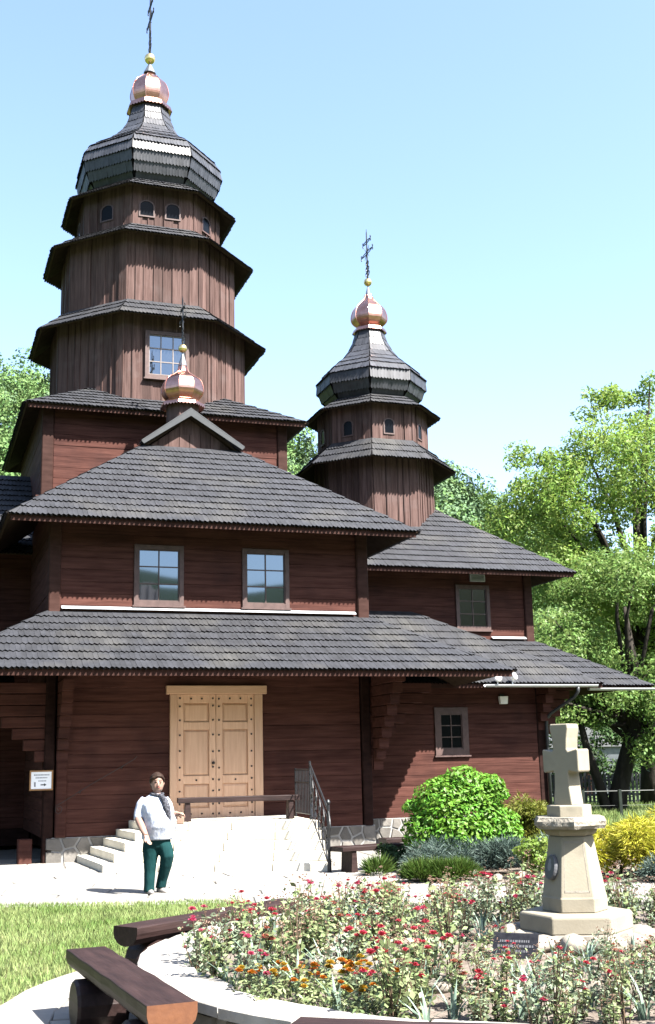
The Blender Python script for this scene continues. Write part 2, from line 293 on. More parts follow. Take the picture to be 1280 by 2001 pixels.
# terrain: flat valley floor rising into wooded hills all round
def terr_h(x, y):
    d = math.hypot(x, y - 20); a = math.atan2(x, max(y, 1e-3)) if y > 0 else math.pi
    rim = min(max(33.5 - (36 if a < 0 else 62) * a, 20), 45) if y > 0 else 27
    if y > 0: rim = rim + (27 - rim) * min(max((abs(a) - 0.9) / 0.6, 0), 1)
    rim += 1.6 * math.sin(x * 0.06 + 1) + 1.2 * math.sin(x * 0.13 + y * 0.05)
    t = min(max((d - 46) / 84.0, 0), 1)
    return max(rim, 5) * (t * t * (3 - 2 * t))
V = []; F = []
radii = [0, 8, 16, 24, 32, 40, 46, 52, 58, 66, 74, 84, 94, 106, 120, 136, 160, 220, 420, 1400]; NA = 96
for r in radii:
    for k in range(NA):
        a = 2 * math.pi * k / NA; x, y = r * math.sin(a), 20 + r * math.cos(a); V.append((x, y, terr_h(x, y) if r < 1000 else 25.0))
for i in range(len(radii) - 1):
    for k in range(NA):
        F.append((i * NA + k, i * NA + (k + 1) % NA, (i + 1) * NA + (k + 1) % NA, (i + 1) * NA + k))
F = [f if i >= NA else (f[0], f[2], f[3]) for i, f in enumerate(F)]
ground = mesh_obj('ground', V, F, 'meadow', smooth=True, mats=['meadow', 'hillfloor'], fm=[0 if i < NA * 6 else 1 for i in range(len(F))]); tag(ground, kind='structure')

BC = (1.62, 8.9); BR = 3.04          # flower-bed ring
# pavement apron in front of the church
pav = sheet('pavement', [(-14, 15.35), (-1.2, 14.95), (9, 14.6), (14, 15.2), (13, 27), (-14, 27)], 0.006, 'joint')
rng = random.Random(3)
pts = []
ny = 0; y = 15.5
while y < 22.6:
    st_ = 0.62; x = -7.4 + (ny % 2) * 0.3
    while x < 6.2:
        pts.append((x + rng.uniform(-.2, .2), y + rng.uniform(-.22, .22))); x += st_ * rng.uniform(0.85, 1.25)
    y += 0.66; ny += 1
slabs = voronoi(pts, [(-8, 15.18), (-1.2, 14.98), (6.6, 14.75), (6.6, 22.9), (-8, 22.9)], 0.028)
def slab_obj(name, cell, z0, z1, m, parent, tilt=0.0):
    b = MB(); cx = sum(p[0] for p in cell) / len(cell); cy = sum(p[1] for p in cell) / len(cell)
    n = len(cell); tx, ty = rng.uniform(-tilt, tilt), rng.uniform(-tilt, tilt)
    low = [(p[0], p[1], z0) for p in cell]
    mid = [(p[0], p[1], z1 - 0.006 + tx * (p[0] - cx) + ty * (p[1] - cy)) for p in cell]
    top = [(cx + (p[0] - cx) * 0.97, cy + (p[1] - cy) * 0.97, z1 + tx * (p[0] - cx) + ty * (p[1] - cy)) for p in cell]
    V = low + mid + top
    F = [(i, (i + 1) % n, n + (i + 1) % n, n + i) for i in range(n)] + [(n + i, n + (i + 1) % n, 2 * n + (i + 1) % n, 2 * n + i) for i in range(n)] + [tuple(range(2 * n, 3 * n))]
    return mesh_obj(name, V, F, m, parent)
for c_ in slabs[:300]: slab_obj('paving_slab', c_, 0.004, 0.022, 'paver', pav, 0.004)
# ring path round the flower bed
ring = MB(); NS = 96
for k in range(NS):
    a0, a1 = 2 * math.pi * k / NS, 2 * math.pi * (k + 1) / NS
    P = [(BC[0] + r * math.sin(a), BC[1] + r * math.cos(a), 0.012) for r, a in ((2.9, a0), (4.02, a0), (4.02, a1), (2.9, a1))]
    ring.add(P, [(3, 2, 1, 0)])
rp = ring.build('ring_path', 'joint', recalc=False); tag(rp, kind='structure')
for ri, (r0, r1, n) in enumerate(((3.1, 3.56, 40), (3.58, 4.0, 46))):
    for k in range(n):
        a0 = 2 * math.pi * (k + rng.uniform(-.12, .12)) / n; a1 = a0 + 2 * math.pi / n * 0.965
        cell = [(BC[0] + r * math.sin(a), BC[1] + r * math.cos(a)) for r, a in ((r0, a0), (r0, a1), (r1 + rng.uniform(-.02, .02), a1), (r1 + rng.uniform(-.02, .02), (a0 + a1) / 2), (r1, a0))]
        cx = sum(p[0] for p in cell) / 5
        if cx > 0.4 or sum(p[1] for p in cell) / 5 > 12.6: continue
        slab_obj('paving_slab', cell, 0.01, 0.03, 'paver', rp, 0.004)
# path between bed and shrubs right is the same apron; lawn left
lawn = sheet('lawn', [(-16, 5), (9, 5), (9, 14.55), (-1.2, 14.93), (-16, 15.3)], 0.005, 'lawnbase')

# ================================================================== CHURCH
CH = empty('wooden_church', (AX, AY, 0), TH)
tag(CH, 'dark timber church with shingled tiers and three copper onion domes', 'church')
uL, uR, vF = -2.98, 3.31, 6.61
vE, uE = 2.32, 9.45
nW, nE, hq = 2.83, 3.24, 9.58
shV, shF, shM = [], [], []          # shingles joined as stuff
indiv = []                 # shingles kept single
def L3(u, v, h): return Vector((u, -v, h))
sh_rng = random.Random(11)
def shingle_plane(pts, *args, top=0, **kw):
    global shM
    n0 = len(shM); _shingle_plane(pts, *args, **kw)
    if top: shM[n0:] = [top if q == 0 else q for q in shM[n0:]]
def _shingle_plane(pts, row=0.30, wid=0.088, single=None, teeth=True, tk=0.042, lap=1.22, tooth=0.055):
    """pts: convex planar polygon (Vector, church local), first edge = eave left->right seen from outside"""
    P0 = pts[0]; ex = (pts[1] - pts[0]).normalized()
    nrm = Vector((0, 0, 0))
    for i in range(len(pts)): nrm += (pts[i] - P0).cross(pts[(i + 1) % len(pts)] - P0)
    nrm.normalize()
    ey = nrm.cross(ex)
    q = [((p - P0).dot(ex), (p - P0).dot(ey)) for p in pts]
    ymax = max(b for a, b in q)
    def bounds(y):
        y = min(max(y, 1e-4), ymax - 1e-4); xs = []
        for i in range(len(q)):
            a, b = q[i], q[(i + 1) % len(q)]
            if (a[1] - y) * (b[1] - y) < 0: xs.append(a[0] + (b[0] - a[0]) * (y - a[1]) / (b[1] - a[1]))
        return (min(xs), max(xs)) if len(xs) >= 2 else (0, 0)
    nrow = max(1, round(ymax / row)); row = ymax / nrow
    for r in range(nrow):
        yb = r * row; yt = min(yb + row * lap, ymax)
        bl, br = bounds(yb + 0.01); tl, tr = bounds(yt)
        x = bl - sh_rng.uniform(0, wid); k = r % 2
        while x < br:
            w = wid * sh_rng.uniform(0.88, 1.14); x0, x1 = max(x, bl), min(x + w - sh_rng.uniform(0.0005, 0.003), br); x += w; k += 1
            if x1 - x0 < 0.02: continue
            y0 = yb + sh_rng.uniform(-0.006, 0.006) - (0.03 if r == 0 else 0.0)
            t = tk * sh_rng.uniform(0.85, 1.15)
            a0, a1 = max(x0, tl), min(x1, tr)
            if a1 <= a0:
                a0 = a1 = min(max((x0 + x1) / 2, tl), tr)
            def pt(X, Y, Z): return P0 + ex * X + ey * Y + nrm * Z
            xm = x0 + (x1 - x0) * 0.55; y0t = y0 - tooth * (x1 - x0) / wid
            vv = [pt(x0, y0, 0.004), pt(xm, y0t, 0.004), pt(x1, y0, 0.004), pt(a1, yt, 0.004), pt(a0, yt, 0.004),
                  pt(x0, y0, t), pt(xm, y0t, t), pt(x1, y0, t), pt(a1, yt, 0.012), pt(a0, yt, 0.012)]
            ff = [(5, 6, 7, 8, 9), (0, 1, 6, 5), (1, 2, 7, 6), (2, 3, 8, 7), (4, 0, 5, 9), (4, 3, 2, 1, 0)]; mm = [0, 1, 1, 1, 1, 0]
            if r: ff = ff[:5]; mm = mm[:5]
            if single is not None: indiv.append((vv, ff, single, r, mm))
            else:
                n = len(shV); shV.extend(vv); shF.extend(tuple(i + n for i in f) for f in ff); shM.extend(mm)
def slab_planes(name, planes, thick=0.055, m='soffit', parent=CH):
    b = MB()
    for pts in planes:
        nrm = Vector((0, 0, 0))
        for i in range(len(pts)): nrm += (pts[i] - pts[0]).cross(pts[(i + 1) % len(pts)] - pts[0])
        nrm.normalize(); n = len(pts)
        b.cur = 0; b.add([p for p in pts], [tuple(range(n))])
        b.cur = 1; b.add([p - nrm * thick for p in pts], [tuple(range(n - 1, -1, -1))])
        b.add(list(pts) + [p - nrm * thick for p in pts], [(i, n + i, n + (i + 1) % n, (i + 1) % n) for i in range(n)])
    return b.build(name, None, parent, mats=['roofbase', m], recalc=False)
# ---- walls -------------------------------------------------------
def log_wall(name, u0, u1, v, h0, h1, openings=(), row=0.235, depth=0.12, core=0.3, axis='u', parent=CH, back=None):
    """wall facing +v (axis u) or facing -u (axis v, u given as v=...)"""
    b = MB()
    if axis == 'u': b.box(u0, u1, -v + 0.05, -v + core, h0, h1)
    else: b.box(v + 0.05, v + core, -u1, -u0, h0, h1)
    w = b.build(name, 'darkwood', parent)
    n = max(1, round((h1 - h0) / row)); row = (h1 - h0) / n
    for r in range(n):
        z0, z1 = h0 + r * row, h0 + (r + 1) * row - 0.003
        segs = [(u0, u1)]; part = []
        for (a, c, za, zc) in openings:
            if z0 < zc < z1 - 0.015 and not (z1 > za + 0.03 and z0 >= zc - 0.03): part.append((a, c, zc + 0.002, z1))
            if z0 + 0.015 < za < z1 and z1 > za + 0.03: part.append((a, c, z0, za - 0.002))
            if z1 > za + 0.03 and z0 < zc - 0.03:
                ns = []
                for s0, s1 in segs:
                    if c <= s0 or a >= s1: ns.append((s0, s1)); continue
                    if a > s0: ns.append((s0, a))
                    if c < s1: ns.append((c, s1))
                segs = ns
        for s0, s1, z0, z1 in [(p, q, z0, z1) for p, q in segs] + part:
            if s1 - s0 < 0.05: continue
            lb = MB(); j = R_.uniform(0, 0.012)
            if axis == 'u': lb.chbox(s0, s1, -v - 0.02 + j, -v + depth, z0, z1, 0.006, 0); lb.build('log', 'log', w)
            else: lb.chbox(v - 0.02 + j, v + depth, -s1, -s0, z0, z1, 0.006, 1); lb.build('log', 'logside', w)
    return w
hS, hA, hE = 3.31, 4.53, 6.17
win1, win2 = (-1.41, -0.45, 4.66, 5.83), (0.72, 1.68, 4.66, 5.83)
DR = (-0.57, 0.93, 0.66, 2.98)
log_wall('front_wall', uL + 0.2, uR - 0.2, vF, 0.45, 3.35, [(-0.70, 1.09, 0.3, 3.14)])
log_wall('upper_front_wall', uL + 0.2, uR - 0.2, vF, 4.40, 6.7, [win1, win2])
log_wall('side_wall', nW, vF - 0.2, uL, 0.45, 6.7, axis='v')
log_wall('nave_wall', -nW + 0.25, nW - 0.22, nW, 6.2, 9.75, row=0.26)
log_wall('nave_side_wall', -nW, nW - 0.25, -nW, 5.5, 9.75, axis='v', row=0.26)
log_wall('wing_upper_wall', nW + 0.1, uE - 0.2, vE, 4.45, 6.75, [(7.35, 8.28, 4.8, 5.93)])
VG = 3.7
ewin = (6.02, 6.86, 1.76, 2.84)
log_wall('wing_ground_wall', uR - 0.1, 8.66, VG, 0.42, 3.6, [ewin])
# hidden / shaded bodies: inner blocks so no light leaks
b = MB(); b.box(uL + 0.3, uR - 0.02, -vF + 0.31, -nW, 0.1, 6.6); b.build('wing_core', 'darkwood', CH)
b = MB(); b.box(-nW + 0.05, nW - 0.02, -nW + 0.3, nW, 0.1, 9.7); b.build('nave_core', 'darkwood', CH)
b = MB(); b.box(nW, uE - 0.02, -vE + 0.3, vE, 0.1, 6.7); b.box(uR, 8.65, -VG + 0.3, -vE + 0.31, 0.1, 3.6); b.build('east_wing_core', 'darkwood', CH)
b = MB(); b.box(-uE, -nW, -vE, vE, 0.1, 6.7); b.build('west_wing_core', 'darkwood', CH)
log_wall('west_wing_wall', -uE, -nW - 0.05, vE, 0.45, 6.7)
# corner posts
def post(u0, u1, v0, v1, h0, h1, m='fascia', name='corner_post'):
    pb = MB(); pb.chbox(u0, u1, -v1, -v0, h0, h1, 0.02, 2); return pb.build(name, m, CH)
post(uL - 0.02, uL + 0.2, vF - 0.2, vF + 0.07, 4.35, 6.6); post(uR - 0.2, uR + 0.04, vF - 0.2, vF + 0.09, 4.35, 6.6)
post(uE - 0.2, uE + 0.03, vE - 0.2, vE + 0.08, 4.4, 6.6)
post(-nW - 0.02, -nW + 0.24, nW - 0.2, nW + 0.06, 6.2, 9.7); post(nW - 0.21, nW + 0.03, nW - 0.2, nW + 0.06, 6.2, 9.7)
post(uL - 0.01, uL + 0.17, vF - 0.2, vF + 0.05, 0.0, 3.4, 'darkwood'); post(uR - 0.17, uR + 0.02, vF - 0.2, vF + 0.05, 0.4, 3.4, 'darkwood')
post(8.66, 8.9, VG - 0.2, VG + 0.04, 0.1, 3.5, 'darkwood')
post(uL - 0.42, uL - 0.18, vF - 0.3, vF + 0.02, 0.0, 0.44, 'log', 'timber_block')
# stepped log corbels
def corbel(u, v, du, dv, hb=1.78, ht=3.22, e0=0.18, step=0.2, row=0.205, lmax=1.75):
    cb = None; h = hb; e = e0
    first = True
    while h < ht - 0.05:
        lb = MB(); w = 0.1
        if du: lb.chbox(min(u, u + du * e), max(u, u + du * e), -v - w + 0.1, -v + w + 0.1, h, h + row - 0.008, 0.015, 0)
        else: lb.chbox(u - w, u + w, -v - e, -v, h, h + row - 0.008, 0.015, 1)
        if cb is None: cb = lb.build('corbel', 'log', CH)
        else: lb.build('beam', 'log', cb)
        h += row; e = min(e + step, lmax)
corbel(uL, vF, -1, 0); corbel(uR, vF, 1, 0); corbel(uL + 0.3, vF, 0, 1, e0=0.08, step=0.12); corbel(uR + 0.16, vF, 0, 1, 1.5, e0=0.05, step=0.16)
corbel(8.78, VG, 1, 0, 2.0, 3.3, e0=0.12, step=0.14, lmax=1.0); corbel(8.78, VG, 0, 1, 2.3, 3.3, e0=0.06, step=0.14, lmax=0.75)
post(uL + 0.2, uL + 0.4, vF - 0.05, vF + 0.07, 0.45, 1.8, 'log', 'log_end')
# plinth with fieldstone
def plinth(u0, u1, v, h, seed, parent=CH):
    b = MB(); b.box(u0, u1, -v - 0.02, -v + 0.25, -0.05, h); pl = b.build('plinth', 'mortar', parent)
    rr = random.Random(seed); P = []; x = u0 + 0.1
    i = 0
    while x < u1:
        for j in range(2): P.append((x + rr.uniform(-.08, .08), (j + 0.5) * h / 2 + rr.uniform(-.06, .06) + (0.05 if i % 2 else -0.05)))
        x += rr.uniform(0.2, 0.34); i += 1
    for cell in voronoi(P, [(u0, 0.0), (u1, 0.0), (u1, h - 0.01), (u0, h - 0.01)], 0.035):
        cx = sum(p[0] for p in cell) / len(cell); cz = sum(p[1] for p in cell) / len(cell); n = len(cell); d = rr.uniform(0.012, 0.03)
        V = [(p[0], -v - 0.015, p[1]) for p in cell] + [(cx + (p[0] - cx) * 0.93, -v - 0.02 - d, cz + (p[1] - cz) * 0.93) for p in cell]
        mesh_obj('stone', V, [(i, (i + 1) % n, n + (i + 1) % n, n + i) for i in range(n)] + [tuple(range(n, 2 * n))], 'stone', pl)
plinth(uL + 0.05, -1.3, vF + 0.03, 0.45, 5); plinth(1.6, uR + 0.05, vF + 0.03, 0.45, 6); plinth(uR + 0.06, 8.7, VG + 0.03, 0.42, 8)
# ---- roofs --------------------------------------------------------
o1 = 0.85
eL, eR, eF = uL - o1, uR + o1, vF + o1
uc = 0.10; GV = 4.6
slope = 0.752
def hs(u): return hE + slope * min(u - eL, eR - u)
hG = hE + 0.77 * (eF - GV)                       # height where front slope meets the gablet
uGl = eL + (hG - hE) / slope; uGr = eR - (hG - hE) / slope; hR = hE + slope * (uc - eL)
fr = [L3(eL, eF, hE), L3(eR, eF, hE), L3(uGr, GV, hG), L3(uGl, GV, hG)]
lf = [L3(eL, nW, hE), L3(eL, eF, hE), L3(uGl, GV, hG), L3(uc, GV + 0.12, hR), L3(uc, nW, hR)]
rf = [L3(eR, eF, hE), L3(eR, nW, hE), L3(uc, nW, hR), L3(uc, GV + 0.12, hR), L3(uGr, GV, hG)]
slab_planes('front_wing_roof', [fr, lf, rf])
shingle_plane(fr, 0.275); shingle_plane(lf, 0.3); shingle_plane(rf, 0.3)
# gablet with boards and metal barge trim
gb = MB(); gb.poly([L3(uGl + .1, GV - 0.1, hG - .1), L3(uGr - .1, GV - 0.1, hG - .1), L3(uc, GV - 0.1, hR - 0.08)], (0, 0.08, 0)); g = gb.build('gablet', 'darkwood', CH)
x = uGl + 0.12
while x < uGr - 0.2:
    x2 = min(x + 0.23, uGr - 0.1); top = lambda X: hG + slope * min(X - uGl, uGr - X) - 0.10
    if top(x) > hG or top(x2) > hG:
        bb = MB(); bb.poly([L3(x, GV - 0.075 + R_.uniform(0, .01), hG - 0.1), L3(x2 - 0.012, GV - 0.075, hG - 0.1), L3(x2 - 0.012, GV - 0.075, max(top(x2 - .012), hG - .05)), L3((x + x2) / 2, GV - 0.075, top((x + x2) / 2)), L3(x, GV - 0.075, max(top(x), hG - .05))], (0, 0.03, 0)); bb.build('board', 'board', g)
    x = x2
for sgn, ug in ((-1, uGl), (1, uGr)):
    a = L3(ug + sgn * 0.06, GV + 0.2, hG + 0.04); c_ = L3(uc, GV + 0.2, hR + 0.075)
    tb = MB(); dv = Vector((0, 0, -0.15)); tb.poly([a, c_, c_ + dv, a + dv + Vector((-sgn * 0.05, 0, 0.1))], (0, 0.03, 0))
    tb.poly([a + Vector((0, 0, 0.004)), c_ + Vector((0, 0, 0.004)), c_ + Vector((0, 0, .03)), a + Vector((0, 0, .03))], (0, 0.45, 0)); tb.build('barge_trim', 'zinc', g)
# fascia under eaves
def strip(name, p, q, w=0.03, hgt=0.12, m='fascia', drop=0.05, parent=CH):
    p, q = Vector(p), Vector(q); d = (q - p).normalized(); nn = Vector((-d.y, d.x, 0)) if abs(d.z) < 0.99 else Vector((1, 0, 0))
    b = MB(); b.obox((p + q) / 2 - Vector((0, 0, drop + hgt / 2)), (q - p) / 2, nn * w / 2, (0, 0, hgt / 2)); return b.build(name, m, parent)
strip('fascia', L3(eL + 0.05, eF - 0.02, hE), L3(eR - 0.05, eF - 0.02, hE), 0.03, 0.10, drop=0.03)
# skirt roofs
OS = 2.06; OSR = 2.2
skL, skR, skF = uL - OS, uR + OSR, vF + OS
sf = [L3(skL, skF, hS), L3(skR, skF, hS), L3(uR, vF, hA), L3(uL, vF, hA)]
sl_ = [L3(skL, nW + 1.0, hS), L3(skL, skF, hS), L3(uL, vF, hA), L3(uL, nW + 1.0, hA)]
srr = [L3(skR, skF, hS), L3(skR + 0.75, nW + 1.3, hS), L3(uR, nW + 1.3, hA), L3(uR, vF, hA)]  # rear eave flared outward to widen its shadow on the wing wall
skirt = slab_planes('front_skirt_roof', [sf, sl_, srr])
shingle_plane(sf, 0.305, single=skirt); shingle_plane(sl_, 0.305); shingle_plane(srr, 0.305)
# corner roof between the wings
cr1 = [L3(uR + 0.3, 4.62, 3.36), L3(10.0, 4.62, 3.36), L3(6.14, vE + 0.02, 5.22), L3(uR + 0.3, vE + 0.02, 5.22)]
slab_planes('corner_roof', [cr1]); shingle_plane(cr1, 0.3)
b = MB(); b.add([L3(10.0, 4.6, 3.33), L3(6.14, vE + .02, 5.17), L3(9.7, vE + .02, 3.36)], [(0, 1, 2)]); b.build('corner_roof_cheek', 'roofbase', CH, recalc=False)
# east wing skirt
es = [L3(uR + 2, vE + OS, hS), L3(uE + OS, vE + OS, hS), L3(uE, vE, 4.56), L3(uR + 2, vE, 4.56)]
es2 = [L3(uE + OS, vE + OS, hS), L3(uE + OS, -vE, hS), L3(uE, -vE, 4.56), L3(uE, vE, 4.56)]
slab_planes('wing_skirt_roof', [es, es2]); shingle_plane(es, 0.305); shingle_plane(es2, 0.305)
# west wing skirt and roof (left edge of the view)
ws = [L3(-uE - OS, vE + OS, hS), L3(uL - 0.4, vE + OS, hS), L3(uL - 0.4, vE, 4.56), L3(-uE, vE, 4.56)]
slab_planes('west_skirt_roof', [ws]); shingle_plane(ws, 0.305)
# east upper roof
t_u = 6.2
eE, eV, hE2 = uE + o1, vE + o1, 6.21
hr2 = hE2 + 0.77 * eV
ef = [L3(nW, eV, hE2), L3(eE, eV, hE2), L3(eE - eV, 0, hr2), L3(nW, 0, hr2)]
eb = [L3(eE, eV, hE2), L3(eE, -eV, hE2), L3(eE - eV, 0, hr2)]
eb2 = [L3(eE, -eV, hE2), L3(nW, -eV, hE2), L3(nW, 0, hr2), L3(eE - eV, 0, hr2)]
slab_planes('wing_upper_roof', [ef, eb, eb2]); shingle_plane(ef, 0.29); shingle_plane(eb, 0.3)
wf = [L3(-eE, eV, hE2), L3(-nW, eV, hE2), L3(-nW, 0, hr2), L3(-eE + eV, 0, hr2)]
slab_planes('west_upper_roof', [wf]); shingle_plane(wf, 0.29)
strip('fascia', L3(nW + .5, eV - 0.02, hE2), L3(eE - 0.05, eV - 0.02, hE2), 0.03, 0.10, drop=0.03)
strip('fascia', L3(skL + 0.05, skF - 0.02, hS), L3(skR - 0.05, skF - 0.02, hS), 0.03, 0.10, drop=0.03)
strip('fascia', L3(skR - 0.3, 4.60, 3.36), L3(9.95, 4.60, 3.36), 0.03, 0.10, drop=0.03)
strip('fascia', L3(9.9, vE + OS - 0.02, hS), L3(uE + OS - .05, vE + OS - 0.02, hS), 0.03, 0.10, drop=0.03)
# rafter tails
def rafters(u0, u1, v0, v1, hv0, hv1, st_, pw=0.05):
    x = u0
    while x <= u1:
        b = MB(); a, c_ = L3(x, v0, hv0), L3(x, v1, hv1); b.obox((a + c_) / 2, (a - c_) / 2, (pw, 0, 0), (0, 0.02, 0.05)); b.build('rafter', 'fascia', CH); x += st_
rafters(uL - 0.1, uR, skF - 0.12, vF + 0.1, hS - 0.06, hA - 0.18, 0.86)
rafters(skR + 0.4, 9.3, 4.5, VG + 0.05, 3.30, 3.95, 0.86); rafters(eL + 0.6, eR - 0.4, eF - 0.1, vF, hE - 0.06, hE + 0.5, 0.8); rafters(4.6, eE - 0.6, eV - 0.1, vE, hE2 - 0.06, hE2 + 0.5, 0.8)
# nave pyramid roof
ns = 0.575
def npl(rot):
    c1 = [(-nE, nE), (nE, nE), (0.8, 0.8), (-0.8, 0.8)]
    out = []
    for (x, y) in c1:
        X, Y = x, y
        for _ in range(rot): X, Y = Y, -X
        out.append(L3(X, Y, hq + ns * (nE - max(abs(x), abs(y)))))
    return out
nps = [npl(k) for k in range(4)]
slab_planes('nave_roof', nps)
for k in range(4):
    if k in (0, 1, 3): shingle_plane(nps[k], 0.27)
strip('fascia', L3(-nE + .05, nE - 0.02, hq), L3(nE - .05, nE - 0.02, hq), 0.03, 0.09, drop=0.03)
# flashing strips (scalloped upper edge reads as light metal line)
def flashing(u0, u1, v, h, name='flashing'):
    b = MB(); b.poly([L3(u0, v + 0.035, h + 0.09), L3(u1, v + 0.035, h + 0.09), L3(u1, v + 0.12, h + 0.04), L3(u0, v + 0.12, h + 0.04)], (0, 0, -0.012)); b.build(name, 'flash', CH)
flashing(uL + 0.22, uR - 0.25, vF, hA); flashing(8.28, uE - 0.22, vE, 4.56)
# ---- octagonal tiers -----------------------------------------------
def oct_pt(u0, Rr, k, h): a = math.radians(-22.5 + 45 * k); return L3(u0 + Rr * math.sin(a), Rr * math.cos(a), h)
def tier_wall(name, u0, Rr, h0, h1, nb, faces=(-2, -1, 0, 1, 2), v0=0.0):
    b = MB(); b.lathe([(Rr - 0.05, h0), (Rr - 0.05, h1)], 8, (u0, -v0)); w = b.build(name, 'darkwood', CH)
    for k in faces:
        p, q = oct_pt(u0, Rr, k, h0) + Vector((0, -v0, 0)), oct_pt(u0, Rr, k + 1, h0) + Vector((0, -v0, 0)); d = (q - p); nrm = Vector((d.y, -d.x, 0)).normalized()
        xs = [0.0]
        for i in range(nb): xs.append(xs[-1] + R_.uniform(0.75, 1.3))
        xs = [x / xs[-1] for x in xs]
        for i in range(nb):
            off = R_.choice((0.0, 0.012, 0.026)); g = 0.006
            a = p + d * xs[i] + d.normalized() * g; c_ = p + d * xs[i + 1] - d.normalized() * g
            bb = MB(); ch = d.normalized() * 0.008; out = nrm * off; inn = -nrm * 0.06
            V = [a + inn, c_ + inn, c_ + out - nrm * 0.008, c_ + out - ch, a + out + ch, a + out - nrm * 0.008]
            bb.poly(V, (0, 0, h1 - h0)); bb.build('board', 'board', w)
            if i: # cover strip
                m_ = p + d * xs[i]; sb = MB(); hw = d.normalized() * 0.016
                sb.poly([m_ - hw + inn * .3, m_ + hw + inn * .3, m_ + hw + nrm * 0.03, m_ - hw + nrm * 0.03], (0, 0, h1 - h0)); sb.build('batten', 'board', w)
    return w
def tier_roof(name, u0, R1, h1, R2, h2, rows=3, wid=0.08):
    planes = []
    for k in range(8): planes.append([oct_pt(u0, R1, k, h1), oct_pt(u0, R1, k + 1, h1), oct_pt(u0, R2, k + 1, h2), oct_pt(u0, R2, k, h2)])
    slab_planes(name, planes, 0.05)
    for k in (-3, -2, -1, 0, 1, 2, 3):
        pl = planes[k % 8]; L = ((pl[2] + pl[3]) / 2 - (pl[0] + pl[1]) / 2).length
        shingle_plane(pl, L / rows, wid)
def dome(name, u0, prof, wid=0.085):
    b = MB(); b.lathe([(r - 0.01, h) for r, h in prof], 8, (u0, 0)); d = b.build(name, 'roofbase', CH)
    for i in range(len(prof) - 1):
        (r0, h0), (r1, h1) = prof[i], prof[i + 1]
        for k in range(-3, 4):
            shingle_plane([oct_pt(u0, r0, k, h0), oct_pt(u0, r0, k + 1, h0), oct_pt(u0, r1, k + 1, h1), oct_pt(u0, r1, k, h1)], 9, wid, tk=0.034, tooth=0.04, top=2)
    return d
def interp(prof, n):
    P = [Vector((r, h)) for r, h in prof]; out = []
    # Catmull-Rom
    for i in range(len(P) - 1):
        p0, p1, p2, p3 = P[max(i - 1, 0)], P[i], P[i + 1], P[min(i + 2, len(P) - 1)]
        for j in range(6):
            t = j / 6; out.append(0.5 * ((2 * p1) + (-p0 + p2) * t + (2 * p0 - 5 * p1 + 4 * p2 - p3) * t * t + (-p0 + 3 * p1 - 3 * p2 + p3) * t ** 3))
    out.append(P[-1]); ln = [0]
    for i in range(1, len(out)): ln.append(ln[-1] + (out[i] - out[i - 1]).length)
    res = []
    for k in range(n + 1):
        s = ln[-1] * k / n
        for i in range(1, len(out)):
            if ln[i] >= s - 1e-9:
                t = (s - ln[i - 1]) / max(ln[i] - ln[i - 1], 1e-9); q = out[i - 1].lerp(out[i], t); res.append((q.x, q.y)); break
    return res
def cross(name, u0, v0, h0, hgt, arm, parent):
    b = MB(); r = 0.014 * hgt / 1.6 + 0.004
    P = lambda v, h: L3(u0, v0 + v, h)
    b.tube([P(0, h0), P(0, h0 + hgt * 0.93)], [r * 1.5, r * 0.9], 6); b.tube([P(0, h0 + hgt * .9), P(0, h0 + hgt)], [r * .8, r * .3], 5)
    for fr_, ln in ((0.52, arm), (0.74, arm * 0.66)):
        hh = h0 + hgt * fr_; g = 0.035 * hgt / 1.6
        for s in (-1, 1):
            b.tube([P(-ln / 2, hh), P(-ln / 4, hh + s * g), P(0, hh + s * g), P(ln / 4, hh + s * g), P(ln / 2, hh)], r * 0.8, 5)
            # curled finials
            e = P(s * ln / 2, hh)
            for q in (-1, 1):
                b.tube([e, e + Vector((0, -s * 0.03, q * 0.04)), e + Vector((0, -s * 0.01, q * 0.075)), e + Vector((0, s * 0.025, q * 0.06))], r * 0.7, 5)
    hh = h0 + hgt * 0.52
    for sv_ in (-1, 1):
        for sh in (-1, 1):          # diagonal rays
            b.tube([P(0, hh), P(sv_ * arm * 0.2, hh + sh * arm * 0.2)], [r * .8, r * .3], 5)
    for k, hh in enumerate((0.10, 0.2, 0.31)):  # scrolls on the stem
        for s in (-1, 1):
            w = arm * (0.17 - 0.03 * k); z = h0 + hgt * hh
            b.tube([P(0, z - hgt * .07), P(s * w * .9, z - hgt * .02), P(s * w, z + hgt * .02), P(s * w * .55, z + hgt * .045), P(s * w * .35, z + hgt * .015)], r * 0.75, 5)
    return b.build(name, 'iron', parent)
